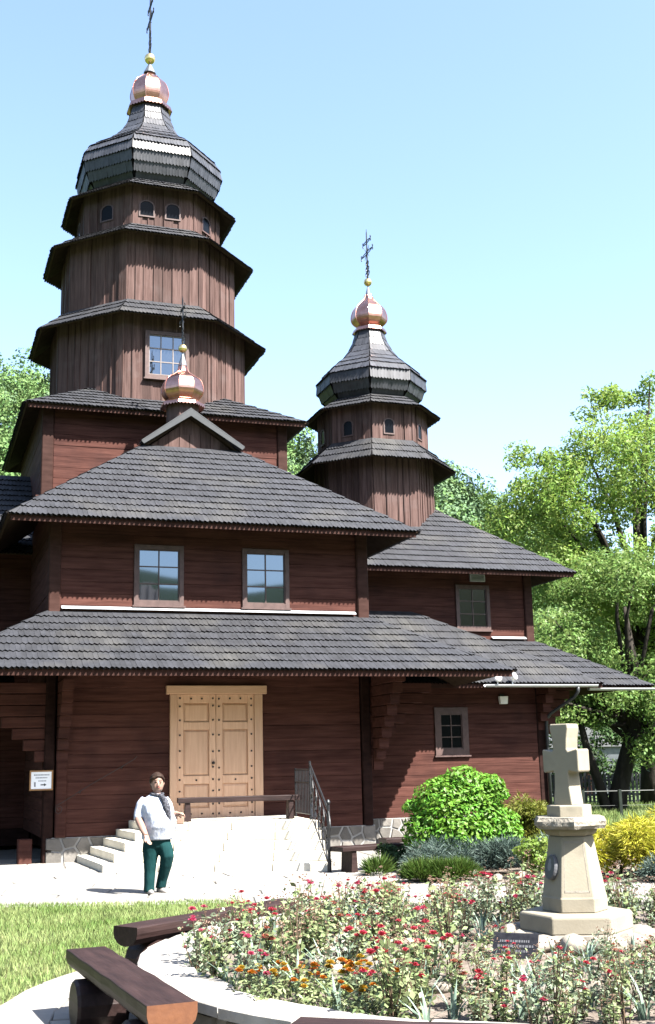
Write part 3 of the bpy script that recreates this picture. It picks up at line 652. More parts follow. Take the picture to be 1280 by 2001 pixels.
def cupola(u0, v0, prof_collar, prof_onion, cone, ballh, ballr, crossh, arm):
    b = MB(); b.lathe(prof_collar, 8, (u0, -v0)); co = b.build('cupola', 'copper', CH)
    on = interp(prof_onion, 22); b = MB(); b.lathe(on, 8, (u0, -v0)); b.build('onion', 'copper', co)
    for k in range(8):   # standing seams
        sb = MB(); sb.tube([oct_pt(u0, r + 0.004, k, h) + Vector((0, -v0, 0)) for r, h in on], 0.009, 5); sb.build('seam', 'copper', co)
    # scalloped rim: small pointed drops round the collar
    rb = MB(); rr, hh = prof_collar[1]
    for k in range(8):
        p, q = oct_pt(u0, rr, k, hh) + Vector((0, -v0, 0)), oct_pt(u0, rr, k + 1, hh) + Vector((0, -v0, 0))
        for j in range(5):
            a, c_ = p.lerp(q, j / 5), p.lerp(q, (j + 1) / 5); m_ = (a + c_) / 2 + Vector((0, 0, -0.035))
            n_ = Vector((m_.x - u0, m_.y + v0, 0)).normalized() * 0.006
            rb.add([a, c_, m_, a + n_, c_ + n_, m_ + n_], [(0, 1, 2), (5, 4, 3), (0, 2, 5, 3), (2, 1, 4, 5)])
    rb.build('scalloped_rim', 'copper', co)
    b = MB(); b.lathe(cone, 12, (u0, -v0)); b.build('cone', 'zincdark', co)
    b = MB(); b.lathe([(max(ballr * math.sin(math.pi * i / 12), 0.002), ballh - ballr * math.cos(math.pi * i / 12)) for i in range(13)], 20, (u0, -v0)); b.build('ball', 'gold', co, smooth=True)
    cross('cross', u0, v0, ballh + ballr * 0.9, crossh, arm, co)
# main tower
T1 = tier_wall('tower_wall', 0, 2.52, 9.8, 12.44, 9); tier_roof('tower_roof', 0, 3.03, 12.09, 2.24, 12.70)
T2 = tier_wall('tower_wall', 0, 2.27, 12.6, 14.54, 8); tier_roof('tower_roof', 0, 2.72, 14.29, 1.88, 14.84)
T3 = tier_wall('tower_wall', 0, 1.90, 14.75, 15.94, 7); tier_roof('tower_roof', 0, 2.27, 15.74, 1.6, 16.20)
pr = interp([(1.60, 16.18), (1.80, 16.42), (1.95, 16.86), (1.92, 17.10), (1.72, 17.40), (1.30, 17.70), (0.86, 18.10), (0.61, 18.55), (0.50, 19.0)], 13)
dome('tower_dome', 0, pr)
cupola(0, 0, [(0.48, 18.97), (0.62, 18.98), (0.58, 19.10), (0.46, 19.17), (0.44, 19.22)], [(0.44, 19.18), (0.515, 19.38), (0.52, 19.55), (0.44, 19.80), (0.28, 19.97), (0.15, 20.08), (0.10, 20.2)], [(0.17, 20.13), (0.17, 20.15), (0.025, 20.45), (0.02, 20.5)], 20.59, 0.15, 2.0, 0.95)
# right tower
T4 = tier_wall('small_tower_wall', t_u, 1.60, 6.9, 9.68, 7); tier_roof('small_tower_roof', t_u, 2.16, 9.24, 1.5, 9.86)
T5 = tier_wall('small_tower_wall', t_u, 1.48, 9.75, 10.90, 6); tier_roof('small_tower_roof', t_u, 1.80, 10.76, 1.2, 11.16)
pr = interp([(1.18, 11.14), (1.36, 11.32), (1.50, 11.62), (1.48, 11.86), (1.24, 12.11), (0.90, 12.39), (0.62, 12.71), (0.44, 13.08), (0.38, 13.32)], 10)
dome('small_tower_dome', t_u, pr)
cupola(t_u, 0, [(0.36, 13.28), (0.48, 13.29), (0.44, 13.38), (0.34, 13.44), (0.32, 13.48)], [(0.32, 13.44), (0.46, 13.56), (0.505, 13.72), (0.44, 13.96), (0.28, 14.14), (0.15, 14.28), (0.09, 14.42)], [(0.10, 14.33), (0.10, 14.34), (0.02, 14.66), (0.015, 14.7)], 14.80, 0.115, 1.5, 0.85)
# small cupola on the front ridge
b = MB(); b.lathe([(0.36, 8.7), (0.36, 9.44)], 8, (uc - .06, -4.2)); b.build('cupola_drum', 'board', CH)
cupola(uc - .06, 4.2, [(0.34, 9.40), (0.50, 9.40), (0.48, 9.46), (0.36, 9.54), (0.34, 9.58)], [(0.34, 9.54), (0.445, 9.68), (0.465, 9.82), (0.40, 10.02), (0.24, 10.14), (0.12, 10.24), (0.085, 10.42)], [(0.10, 10.36), (0.10, 10.38), (0.02, 10.66), (0.015, 10.7)], 10.78, 0.098, 1.15, 0.6)
# shingle objects
indiv.sort(key=lambda t: t[3])
vis = [t for t in indiv if t[0][0].x > -3.95]
keep = set(id(t) for t in vis[:300])
for t in indiv:
    if id(t) in keep: mesh_obj('shingle', t[0], t[1], None, t[2], mats=['shingle1', 'edge_shade'], fm=t[4])
    else:
        n = len(shV); shV.extend(t[0]); shF.extend(tuple(i + n for i in f) for f in t[1]); shM.extend(t[4])
so_ = mesh_obj('shingles', shV, shF, None, CH, mats=['shingle', 'edge_shade', 'shingle_sheen'], fm=shM); tag(so_, kind='stuff')
# ---- windows --------------------------------------------------------
def window(P, ex, n, w, h, nx, ny, frame=0.085, sash=0.02, glass='glass', sashm='winsash', parent=CH, sill=True, inset=0.0):
    """P lower-left corner of outer frame (Vector local), ex unit along width, n outward"""
    ex, n, P = Vector(ex), Vector(n), Vector(P); ez = Vector((0, 0, 1))
    def bar(b, x0, x1, z0, z1, d0, d1):
        b.obox(P + ex * (x0 + x1) / 2 + ez * (z0 + z1) / 2 + n * (d0 + d1) / 2, ex * (x1 - x0) / 2, n * (d1 - d0) / 2, ez * (z1 - z0) / 2)
    b = MB(); f = frame
    bar(b, 0, f, 0, h, -0.1, 0.055); bar(b, w - f, w, 0, h, -0.1, 0.055); bar(b, f, w - f, h - f, h, -0.1, 0.052); bar(b, f, w - f, 0, f, -0.1, 0.052)
    wo = b.build('window', 'winframe', parent)
    iw, ih = w - 2 * f, h - 2 * f; b = MB(); s = sash
    bar(b, f, f + s, f, h - f, -0.03, 0.03); bar(b, w - f - s, w - f, f, h - f, -0.03, 0.03); bar(b, f + s, w - f - s, f, f + s, -0.03, 0.028); bar(b, f + s, w - f - s, h - f - s, h - f, -0.03, 0.028)
    b.build('sash', sashm, wo)
    for i in range(1, nx):
        b = MB(); x = f + iw * i / nx; bar(b, x - s * .55, x + s * .55, f + s, h - f - s, -0.02, 0.022); b.build('muntin', sashm, wo)
    for j in range(1, ny):
        b = MB(); z = f + ih * j / ny; bar(b, f + s, w - f - s, z - s * .55, z + s * .55, -0.02, 0.019); b.build('muntin', sashm, wo)
    for i in range(nx):
        for j in range(ny):
            x0, x1 = f + iw * i / nx + 0.004, f + iw * (i + 1) / nx - 0.004; z0, z1 = f + ih * j / ny + 0.004, f + ih * (j + 1) / ny - 0.004
            b = MB(); tl = n * R_.uniform(-0.0015, 0.0015); q = n * 0.004
            b.poly([P + ex * x0 + ez * z0 + q + tl, P + ex * x1 + ez * z0 + q, P + ex * x1 + ez * z1 + q - tl, P + ex * x0 + ez * z1 + q], n * -0.008); b.build('pane', glass, wo)
    if sill:
        b = MB(); bar(b, -0.03, w + 0.03, -0.035, -0.002, -0.05, 0.085); b.build('sill', 'winframe', wo)
    return wo
ux, uf = (1, 0, 0), (0, -1, 0)
for w_ in (win1, win2): window(L3(w_[0], vF, w_[2]), ux, uf, w_[1] - w_[0], w_[3] - w_[2], 2, 3, sashm='sashdark')
window(L3(7.35, vE, 4.80), ux, uf, 0.93, 1.13, 2, 3, glass='glassdim', sashm='sashdark')
window(L3(ewin[0], VG, ewin[2]), ux, uf, ewin[1] - ewin[0], ewin[3] - ewin[2], 2, 3, 0.15, glass='glassblack', sashm='sashdark')
ap1 = 2.52 * math.cos(math.pi / 8)
window(L3(-0.48, ap1 + 0.04, 10.64), ux, uf, 1.06, 1.18, 3, 3, 0.09, 0.022)
# curtain behind the ground window is dark; arched openings
def arch_window(c, ex, n, w, h, parent=CH):
    c, ex, n = Vector(c), Vector(ex).normalized(), Vector(n).normalized(); ez = Vector((0, 0, 1))
    def outline(ww, hh, z0=0):
        pts = [c - ex * ww / 2 + ez * z0, c + ex * ww / 2 + ez * z0]
        for i in range(9):
            a = math.pi * i / 8; pts.append(c + ex * ww / 2 * math.cos(a) + ez * (hh - ww / 2 + ww / 2 * math.sin(a) * 0.75))
        return pts
    b = MB(); o = outline(w, h); i_ = outline(w - 0.07, h - 0.035, 0.035)
    O = [p + n * 0.05 for p in o]; I = [p + n * 0.05 for p in i_]; O2 = [p - n * 0.02 for p in o]; I2 = [p - n * 0.02 for p in i_]; k = len(o)
    V = O + I + O2 + I2
    F = [(j, (j + 1) % k, k + (j + 1) % k, k + j) for j in range(k)] + [(j, 2 * k + j, 2 * k + (j + 1) % k, (j + 1) % k) for j in range(k)] + [(k + j, k + (j + 1) % k, 3 * k + (j + 1) % k, 3 * k + j) for j in range(k)]
    b.add(V, F); wo = b.build('arched_window', 'winframe', parent)
    b = MB(); b.poly([p + n * 0.034 for p in i_], -n * 0.01); b.build('pane', 'glassblack', wo)
def face_frame(u0, Rr, k, frac, h):
    p, q = oct_pt(u0, Rr, k, h), oct_pt(u0, Rr, k + 1, h); d = (q - p).normalized(); return p.lerp(q, frac), d, Vector((d.y, -d.x, 0))
for k in (-2, -1, 0, 1, 2):
    for fr_ in (0.25, 0.70) if k == 0 else (0.5,):
        c_, d, n = face_frame(0, 1.90, k, fr_, 15.03); arch_window(c_, d, n, 0.40, 0.50)
    c_, d, n = face_frame(t_u, 1.48, k, 0.42, 9.99); arch_window(c_, d, n, 0.31, 0.48)
# ---- door -----------------------------------------------------------
dx0, dx1, dz0, dz1 = DR
b = MB(); b.box(-0.705, dx0 - 0.003, -vF - 0.075, -vF + 0.1, dz0, dz1); door = b.build('door', 'doorwood', CH, bevel=0.008)
b = MB(); b.box(dx1 + 0.003, 1.095, -vF - 0.075, -vF + 0.1, dz0, dz1); b.build('jamb', 'doorwood', door, bevel=0.008)
b = MB(); b.box(-0.78, 1.18, -vF - 0.095, -vF + 0.1, dz1 + 0.003, dz1 + 0.165); b.build('lintel', 'beamwood', door, bevel=0.01)
mid = (dx0 + dx1) / 2
zs = [(dz0 + 0.22, 1.32), (1.47, 2.32), (2.46, dz1 - 0.16)]
for (a, c_) in ((dx0, mid - 0.004), (mid + 0.004, dx1)):
    st_w = 0.125
    b = MB(); b.box(a, a + st_w, -vF - 0.04, -vF + 0.04, dz0, dz1); b.box(c_ - st_w, c_, -vF - 0.04, -vF + 0.04, dz0, dz1)
    for z0, z1 in ((dz0, zs[0][0]), (zs[0][1], zs[1][0]), (zs[1][1], zs[2][0]), (zs[2][1], dz1)): b.box(a + st_w, c_ - st_w, -vF - 0.038, -vF + 0.04, z0, z1)
    b.build('leaf', 'doorwood', door, bevel=0.006)
    for z0, z1 in zs:
        x0, x1 = a + st_w, c_ - st_w; y0 = -vF + 0.0; bv = 0.045
        V = [(x0, y0, z0), (x1, y0, z0), (x1, y0, z1), (x0, y0, z1), (x0 + bv, y0 - 0.026, z0 + bv), (x1 - bv, y0 - 0.026, z0 + bv), (x1 - bv, y0 - 0.026, z1 - bv), (x0 + bv, y0 - 0.026, z1 - bv)]
        mesh_obj('panel', V, [(0, 1, 5, 4), (1, 2, 6, 5), (2, 3, 7, 6), (3, 0, 4, 7), (4, 5, 6, 7)], 'doorwood', door)
    stp = []
    for x in (a + 0.055, c_ - 0.055):
        for z in [0.78, 0.95, 1.20, 1.40, 1.62, 1.92, 2.22, 2.50, 2.76, 2.90]: stp.append((x, z + R_.uniform(-.01, .01)))
    for x in (0.36, 0.64): stp += [(a + (c_ - a) * x, 2.90), (a + (c_ - a) * x, 0.78)]
    stp.append((a + (c_ - a) * 0.5, 1.39))
    for x, z in stp:
        b = MB(); b.lathe([(0.02, 0), (0.017, 0.012), (0.006, 0.018)], 8); o = b.build('stud', 'stud', door); o.location = (x, -vF - 0.04, z); o.rotation_euler = (math.pi / 2, 0, 0)
b = MB(); b.lathe([(0.012, 0), (0.03, 0.02), (0.03, 0.04), (0.01, 0.05)], 10); o = b.build('knob', 'stud', door); o.location = (mid - 0.06, -vF - 0.04, 1.7); o.rotation_euler = (math.pi / 2, 0, 0)
# gutters, downpipe
def gutter(u0, u1, v, h):
    b = MB(); n = 8; V = []
    for u in (u0, u1):
        for r in (0.062, 0.052):
            for k in range(n + 1): a = math.pi + math.pi * k / n; V.append(L3(u, v + r * math.cos(a), h + r * math.sin(a)))
    m_ = n + 1
    F = [(k, k + 1, 2 * m_ + k + 1, 2 * m_ + k) for k in range(n)] + [(m_ + k + 1, m_ + k, 3 * m_ + k, 3 * m_ + k + 1) for k in range(n)]
    F += [(0, 2 * m_, 3 * m_, m_), (n, m_ + n, 3 * m_ + n, 2 * m_ + n)]
    F += [(k + 1, k, m_ + k, m_ + k + 1) for k in range(n)] + [(2 * m_ + k, 2 * m_ + k + 1, 3 * m_ + k + 1, 3 * m_ + k) for k in range(n)]
    b.add(V, F); return b.build('gutter', 'flash', CH, recalc=False)
gutter(6.85, 9.75, 4.72, 3.30); gutter(9.65, uE + OS - 0.05, 4.50, 3.235)
b = MB(); b.tube([L3(9.24, 4.72, 3.25), L3(9.24, 4.70, 3.14), L3(9.20, 4.6, 3.02), L3(8.92, 3.95, 2.68), L3(8.86, 3.84, 2.55), L3(8.86, 3.82, 2.3), L3(8.86, 3.82, 0.1)], 0.04, 10); b.build('downpipe', 'zinc', CH, smooth=True)
# vent grille, wall lamp, small bulkhead
b = MB(); b.box(7.76, 8.17, -vE - 0.07, -vE, 6.02, 6.2); vg = b.build('vent', 'flash', CH)
for k in range(4): b = MB(); b.box(7.79, 8.14, -vE - 0.085, -vE - 0.071, 6.045 + k * 0.035, 6.062 + k * 0.035); b.build('slat', 'zincdark', vg)

# ---- church fittings that are things of their own
def wl_(name, label, cat, u, v, h, grp=None):
    p = W(u, v, h); o = empty(name, p, TH); return tag(o, label, cat, grp)
t = wl_('wall_lamp', 'small white box lamp on the wall right of the little window', 'lamp', 7.78, VG + 0.03, 3.0)
b = MB(); b.poly([(-.09, 0, -.09), (.09, 0, -.09), (.11, 0, .09), (-.11, 0, .09)], (0, -0.1, 0)); b.build('housing', 'white', t, bevel=0.01)
b = MB(); b.box(-.05, .05, 0.0, 0.06, .09, .14); b.build('bracket', 'iron', t)
for u, h, lab in ((7.17, 3.43, 'white floodlight on the gutter, the left of the pair'), (7.55, 3.47, 'white floodlight on the gutter, the right of the pair')):
    t = wl_('floodlight', lab, 'floodlight', u, 4.78, h, 'floodlights above the gutter')
    b = MB(); b.lathe([(0.03, -0.07), (0.075, -0.03), (0.085, 0.05), (0.075, 0.06)], 14); o = b.build('head', 'white', t, smooth=False); o.rotation_euler = (math.radians(70), 0, math.radians(-35 if u < 7.3 else 30))
    b = MB(); b.lathe([(0.070, 0.062), (0.060, 0.067)], 14); o2 = b.build('lens', 'lampglass', t); o2.rotation_euler = o.rotation_euler
    b = MB(); b.tube([(0, 0.02, -0.03), (0.0, 0.05, -0.09), (0, 0.06, -0.16)], 0.015, 6); b.build('arm', 'white', t)

# sign on the left post
t = wl_('notice_sign', 'white notice with orange frame on the left corner post', 'sign', -3.045, vF + 0.12, 1.46)
b = MB()
for x0, x1, z0, z1 in ((-.205, -.180, -.175, .175), (.18, .205, -.175, .175), (-.18, .18, .15, .175), (-.18, .18, -.175, -.15)): b.box(x0, x1, -0.03, 0.0, z0, z1)
b.build('frame', 'signframe', t)
b = MB(); b.box(-.179, .179, -0.02, -0.002, -.149, .149); b.build('board', 'signwhite', t)
b = MB(); rr = random.Random(2)
for z, x0, x1, hh in ((0.095, -.13, .14, .011), (0.045, -.10, .11, .010), (-0.01, -.05, .09, .010)):
    x = x0
    while x < x1:
        w = rr.uniform(.012, .022); b.box(x, min(x + w, x1), -0.022, -0.0195, z - hh, z + hh); x += w + 0.006
b.build('lettering', 'inkpale', t)
b = MB(); b.box(-.125, -.095, -0.0225, -0.0195, -.11, -.03); b.build('figure_mark', 'inkpale', t)
b = MB(); b.box(-.01, .05, -0.0225, -0.0195, -.088, -.068); b.poly([(.05, -0.0225, -.105), (.095, -0.0225, -.078), (.05, -0.0225, -.051)], (0, 0.003, 0)); b.build('arrow', 'ink', t)

# ================================================================== STEPS
def uvp(px, py, z):   # ground points measured on the plan (world)
    c, s = cr, sr; x, y = px - 640, py - 1000.5; X = c * x - s * y; Y = s * x + c * y
    d = Vector((X, FPX * ct + Y * st, FPX * st - Y * ct)); k = (z - CAMH) / d.z; p = d * k; dx, dy = p.x - AX, p.y - AY
    return dx * cT + dy * sT, dx * sT - dy * cT
SG = empty('stone_steps', (AX, AY, 0), TH); tag(SG, 'pale stone steps fanning out below the church door', 'steps')
PZ = 0.71; nst = 5
fl0, fr0 = (-2.30, 9.2), (0.95, 10.95); flT, frT = (-1.38, 7.9), (1.30, 9.45)
for k in range(nst):
    t_ = k / (nst - 1); fl = (fl0[0] + (flT[0] - fl0[0]) * t_, fl0[1] + (flT[1] - fl0[1]) * t_); fr_ = (fr0[0] + (frT[0] - fr0[0]) * t_, fr0[1] + (frT[1] - fr0[1]) * t_)
    z0, z1 = PZ * k / nst + (0.0 if k else -0.05), PZ * (k + 1) / nst
    bl = (fl[0] - 0.08, vF + 0.07); br = (fr_[0] + 0.75 - 0.5 * t_, vF + 0.07)
    if k < nst - 1: bl = (bl[0], vF + 0.07)
    # each tread laid as several blocks along its front edge
    core = MB(); core.poly([L3(*bl, z0), L3(*br, z0), L3(fr_[0], fr_[1] - .34, z0), L3(fl[0] + .04, fl[1] - .34, z0)], (0, 0, z1 - z0 - 0.004)); core.build('riser_core', 'stepstone', SG)
    n = 4
    for j in range(n):
        a, c_ = j / n, (j + 1) / n - 0.004; A = (fl[0] + (fr_[0] - fl[0]) * a, fl[1] + (fr_[1] - fl[1]) * a); B = (fl[0] + (fr_[0] - fl[0]) * c_, fl[1] + (fr_[1] - fl[1]) * c_)
        sb = MB(); sb.poly([L3(A[0], A[1] - .38, z0), L3(B[0], B[1] - .38, z0), L3(B[0], B[1], z0), L3(A[0], A[1], z0)], (0, 0, z1 - z0)); sb.build('step', 'stepstone', SG, bevel=0.012)
    sb = MB(); sb.poly([L3(bl[0], bl[1], z0), L3(bl[0] + .4, bl[1], z0), L3(fl[0] + .4, fl[1] - .386, z0), L3(fl[0], fl[1] - .386, z0)], (0, 0, z1 - z0 - 0.002)); sb.build('step', 'stepstone', SG, bevel=0.012)

# iron railings
def railing(name, label, top, bot, ztop, zbot, full=True, grp=None):
    t = empty(name, W(bot[0], bot[1], zbot), TH); tag(t, label, 'railing', grp)
    T = Vector((top[0] - bot[0], -(top[1] - bot[1]), ztop - zbot)); hgt = 0.92
    def P(s, h): return T * s + Vector((0, 0, h))
    b = MB(); b.tube([P(0, 0), P(0, 1.02)], 0.024, 8); b.tube([P(0, 0), P(0, 0.2)], 0.034, 8); b.lathe([(0.005, 1.01), (0.03, 1.035), (0.036, 1.06), (0.02, 1.095), (0.003, 1.10)], 10); b.build('post', 'iron', t)
    b = MB(); b.tube([P(1, 0), P(1, 0.98)], 0.02, 8); b.build('post', 'iron', t)
    for h0, r in ((0.93, 0.018), (0.78, 0.009), (0.1, 0.011)):
        b = MB(); b.tube([P(0, h0), P(1, h0)], r, 6); b.build('handrail' if h0 > .9 else 'rail', 'iron', t)
    if full:
        for i in range(5):
            s0, s1 = (i + 0.1) / 5, (i + 0.9) / 5
            b = MB(); pts = []
            for j in range(13):
                q = j / 12; s = s0 + (s1 - s0) * (0.5 + 0.45 * math.sin(q * 2 * math.pi * 0.95)); pts.append(P(s, 0.12 + 0.64 * q))
            b.tube(pts, 0.012, 5)
            for cx, cz, sg in ((s0 + 0.06, 0.55, 1), (s1 - 0.06, 0.3, -1)):
                pts = [P(cx + sg * 0.045 * (1 - j / 14) * math.cos(j * 0.75), cz + 0.085 * (1 - j / 14) * math.sin(j * 0.75)) for j in range(13)]; b.tube(pts, 0.010, 5)
            b.build('scroll', 'iron', t)
            b = MB(); c0 = P((s0 + s1) / 2, 0.45); b.obox(c0, (0.022, 0, 0), (0, 0.012, 0), (0, 0, 0.05)); b.build('iron_leaf', 'iron', t)
    # curl at the lower end
    b = MB(); out = -T.normalized(); pts = [P(0, .93) + out * (0.1 + 0.12 * j / 10) * 0 + Vector((out.x, out.y, 0)) * (0.16 * math.sin(min(j, 6) / 6 * 1.57)) * (1 - max(0, j - 6) / 8) + Vector((0, 0, -0.04 * j)) for j in range(11)]
    b.tube(pts, 0.014, 6); b.build('curl', 'iron', t)
    return t
railing('iron_railing', 'black wrought iron railing with scrolls beside the steps', (1.22, 9.15), (0.86, 11.12), PZ, 0.0)
t = empty('wall_handrail', W(-2.7, vF + .03, .95), TH); tag(t, 'thin iron handrail with curled end on the wall left of the person', 'handrail')
b = MB(); b.tube([(-.03, -.14, -.02), (-.06, -.14, .0), (-.05, -.14, .045), (.0, -.14, .05), (.03, -.14, .01), (.01, -.14, -.05), (-.04, -.14, -.08), (-.09, -.14, -.04), (-.08, -.14, .06), (.05, -.14, .13), (.5, -.14, .40), (1.3, -.14, .84), (1.36, -.14, .90)], .006, 5); b.build('rail', 'iron', t)
for x, z in ((.35, .31), (1.1, .73)): b = MB(); b.tube([(x, -.14, z), (x, -.0, z - .05)], .008, 6); b.build('bracket', 'iron', t)
t = empty('iron_railing', W(1.30, 9.0, PZ), TH); tag(t, 'dark iron panel railing at the end of the door bench', 'railing')
for s in (0, 1): b = MB(); b.tube([(0.1 * s, 1.25 * s, 0), (0.1 * s, 1.25 * s, 0.86)], 0.018, 8); b.build('post', 'iron', t)
for h_ in (0.08, 0.62, 0.84): b = MB(); b.tube([(0, 0, h_), (0.1, 1.25, h_)], 0.012, 6); b.build('rail', 'iron', t)
for i in range(11): b = MB(); b.tube([(0.1 * (i + .5) / 11, 1.25 * (i + .5) / 11, 0.08), (0.1 * (i + .5) / 11, 1.25 * (i + .5) / 11, 0.84)], 0.008, 6); b.build('baluster', 'iron', t)

# ================================================================== BENCHES
def plank_bench(name, label, p0, p1, z, wid, thick, legs, grp=None, logseat=False):
    """bench from p0 to p1 (world xy), seat top at z"""
    p0, p1 = Vector((*p0, 0)), Vector((*p1, 0)); d = p1 - p0; L = d.length; t = empty(name, p0, math.atan2(d.y, d.x)); tag(t, label, 'bench', grp)
    n = 9; sec = []
    if logseat:
        for k in range(n): a = math.pi + math.pi * k / (n - 1); sec.append((wid / 2 * math.cos(a) * (1.0), z - thick * 0.35 + thick * 0.65 * math.sin(a)))
        sec = [(-wid / 2, z)] + sec + [(wid / 2, z)]
    else: sec = [(-wid / 2, z), (-wid / 2, z - thick), (wid / 2, z - thick), (wid / 2, z)]
    b = MB(); m_ = len(sec); NSEG = 10; rr = random.Random(int(L * 1000))
    V = []
    for i in range(NSEG + 1):
        j = [rr.uniform(-.004, .004) for _ in range(2)]
        V += [(L * i / NSEG, y + j[0], zz + (j[1] if 0 < i < NSEG else 0)) for y, zz in sec]
    F = [(i * m_ + k, i * m_ + (k + 1) % m_, (i + 1) * m_ + (k + 1) % m_, (i + 1) * m_ + k) for i in range(NSEG) for k in range(m_)]
    b.add(V, F); b.cur = 1; b.add([(0, y, zz) for y, zz in sec], [tuple(range(m_))]); b.add([(L, y, zz) for y, zz in sec], [tuple(range(m_ - 1, -1, -1))])
    b.build('seat', None, t, mats=['benchwood', 'benchend' if logseat == 2 else 'benchwood'], bevel=0.008)
    for q in legs:
        lb = MB()
        if logseat:
            rad = (z - thick) / 2 + 0.012; w2 = wid * 0.62
            lb.tube([(L * q, -w2, rad), (L * q, -w2 + 0.02, rad), (L * q, w2 - .02, rad), (L * q, w2, rad)], [rad * 0.9, rad, rad, rad * 0.9], 14)
        else: lb.poly([(L * q - 0.06, -wid * .42, 0), (L * q + 0.06, -wid * .42, 0), (L * q + 0.04, -wid * .42, z - thick), (L * q - 0.04, -wid * .42, z - thick)], (0, wid * .84, 0))
        lb.build('leg', 'benchwood', t)
    return t
plank_bench('log_bench', 'half log bench with bare orange end at the lower left', (-0.86, 6.50), (-1.72, 8.52), 0.45, 0.27, 0.15, (0.16, 0.80), logseat=2)
plank_bench('log_bench', 'half log bench curving away behind the left flowers', (-1.66, 9.72), (-0.42, 11.42), 0.43, 0.26, 0.15, (0.14, 0.85), logseat=1)
plank_bench('log_bench', 'dark bench seat cut by the bottom edge of the photo', (-0.22, 5.98), (1.55, 5.50), 0.45, 0.28, 0.13, (0.15, 0.85), logseat=1)
pb = W(-0.85, 8.05, 0); pe = W(1.28, 8.35, 0)
t = plank_bench('plank_bench', 'brown plank bench on the landing before the wooden door', (pb.x, pb.y), (pe.x, pe.y), 0.40, 0.3, 0.09, (0.08, 0.92)); t.location.z = PZ + 0.004
t = plank_bench('plank_bench', 'low plank bench right of the steps, the nearer one', (0.02, 18.6), (0.98, 19.25), 0.40, 0.34, 0.07, (0.2, 0.85))
t = plank_bench('plank_bench', 'low plank bench by the stone plinth, behind the nearer one', (0.78, 20.1), (1.72, 20.45), 0.42, 0.34, 0.07, (0.15, 0.85))

# ================================================================== FLOWER BED
bw = empty('flower_bed_wall', (BC[0], BC[1], 0)); tag(bw, 'round pale stone wall around the rose bed', 'wall')
b = MB(); N_ = 72
for k in range(N_):
    a0, a1 = 2 * math.pi * k / N_, 2 * math.pi * (k + 1) / N_
    P = [(r * math.sin(a), r * math.cos(a), z) for a in (a0, a1) for r, z in ((2.74, 0), (2.96, 0), (2.96, 0.29), (2.74, 0.29))]
    b.add(P, [(0, 1, 5, 4), (1, 2, 6, 5), (2, 3, 7, 6), (3, 0, 4, 7)])
b.build('wall_core', 'mortar', bw)
k = 0; a = 0.0; rr = random.Random(17)
while a < 2 * math.pi - 0.05:
    da = rr.uniform(0.12, 0.22); a1 = min(a + da, 2 * math.pi); ri, ro = 2.68 + rr.uniform(-.06, .04), BR + rr.uniform(-.03, .02); g = 0.004
    P = [(ri, a + g), (ro, a + g), (ro + rr.uniform(-.015, .02), (a + a1) / 2), (ro, a1 - g), (ri, a1 - g), (ri + rr.uniform(-.03, .03), (a + a1) / 2)]
    pts = [(r * math.sin(q), r * math.cos(q)) for r, q in P]
    cx = BC[0] + ro * math.sin(a); cy = BC[1] + ro * math.cos(a)
    slab_obj('cap_stone', pts, 0.29, 0.35 + rr.uniform(-.006, .008), 'capstone', bw, 0.012)
    if math.pi < a < 1.75 * math.pi:
        for z0 in (0.02, 0.15):
            sb = MB(); z1 = z0 + rr.uniform(0.11, 0.125); q0, q1 = a + 0.006 + (0.03 if z0 > .1 else 0), a1 - 0.006; ro2 = 2.985 + rr.uniform(-.01, .015)
            sb.add([(r * math.sin(q), r * math.cos(q), z) for z in (z0, z1) for r, q in ((2.95, q0), (ro2, q0 + .006), (ro2, q1 - .006), (2.95, q1))], [(0, 1, 5, 4), (1, 2, 6, 5), (2, 3, 7, 6), (4, 5, 6, 7), (3, 2, 1, 0)]); sb.build('face_stone', 'stone', bw)
    a = a1
# soil, gently domed
V = [(BC[0], BC[1], 0.33)]; F = []
for i in range(1, 15):
    r = 2.75 * i / 14
    for k in range(60):
        a = 2 * math.pi * k / 60; V.append((BC[0] + r * math.sin(a), BC[1] + r * math.cos(a), 0.33 - 0.06 * (i / 14) ** 2 + rr.uniform(-.015, .015)))
for k in range(60): F.append((0, 1 + (k + 1) % 60, 1 + k))
for i in range(13):
    for k in range(60): F.append((1 + i * 60 + k, 1 + i * 60 + (k + 1) % 60, 1 + (i + 1) * 60 + (k + 1) % 60, 1 + (i + 1) * 60 + k))
soil = mesh_obj('soil', V, F, 'soil', smooth=True); tag(soil, kind='structure')

# ================================================================== MONUMENT
MX, MY = 1.745, 9.05
mo = empty('stone_cross_monument', (MX, MY, 0.0), math.radians(-5)); tag(mo, 'sandstone cross on a six sided pedestal in the rose bed', 'monument')
def hexl(prof, name, m, rot=0.0, bevel=0.012, parent=mo):
    b = MB(); b.lathe(prof, 6, (0, 0), math.pi / 6 + rot); return b.build(name, m, parent, bevel=bevel)
hexl([(0.41, 0.43), (0.41, 0.545), (0.395, 0.56)], 'base_slab', 'sandstone')
ped = hexl([(0.238, 0.56), (0.238, 0.655), (0.232, 0.668), (0.163, 1.088)], 'pedestal', 'sandstone', bevel=0.008)
hexl([(0.17, 1.09), (0.195, 1.115), (0.20, 1.14)], 'moulding', 'sandstone', bevel=0.006)
b = MB(); rr = random.Random(4); NQ = 48; V = []
cap_prof = [(0.27, 1.141), (0.288, 1.165), (0.288, 1.195), (0.272, 1.225)]
def hexr(R, a): a = (a) % (math.pi / 3) - math.pi / 6; return R * math.cos(math.pi / 6) / math.cos(a)
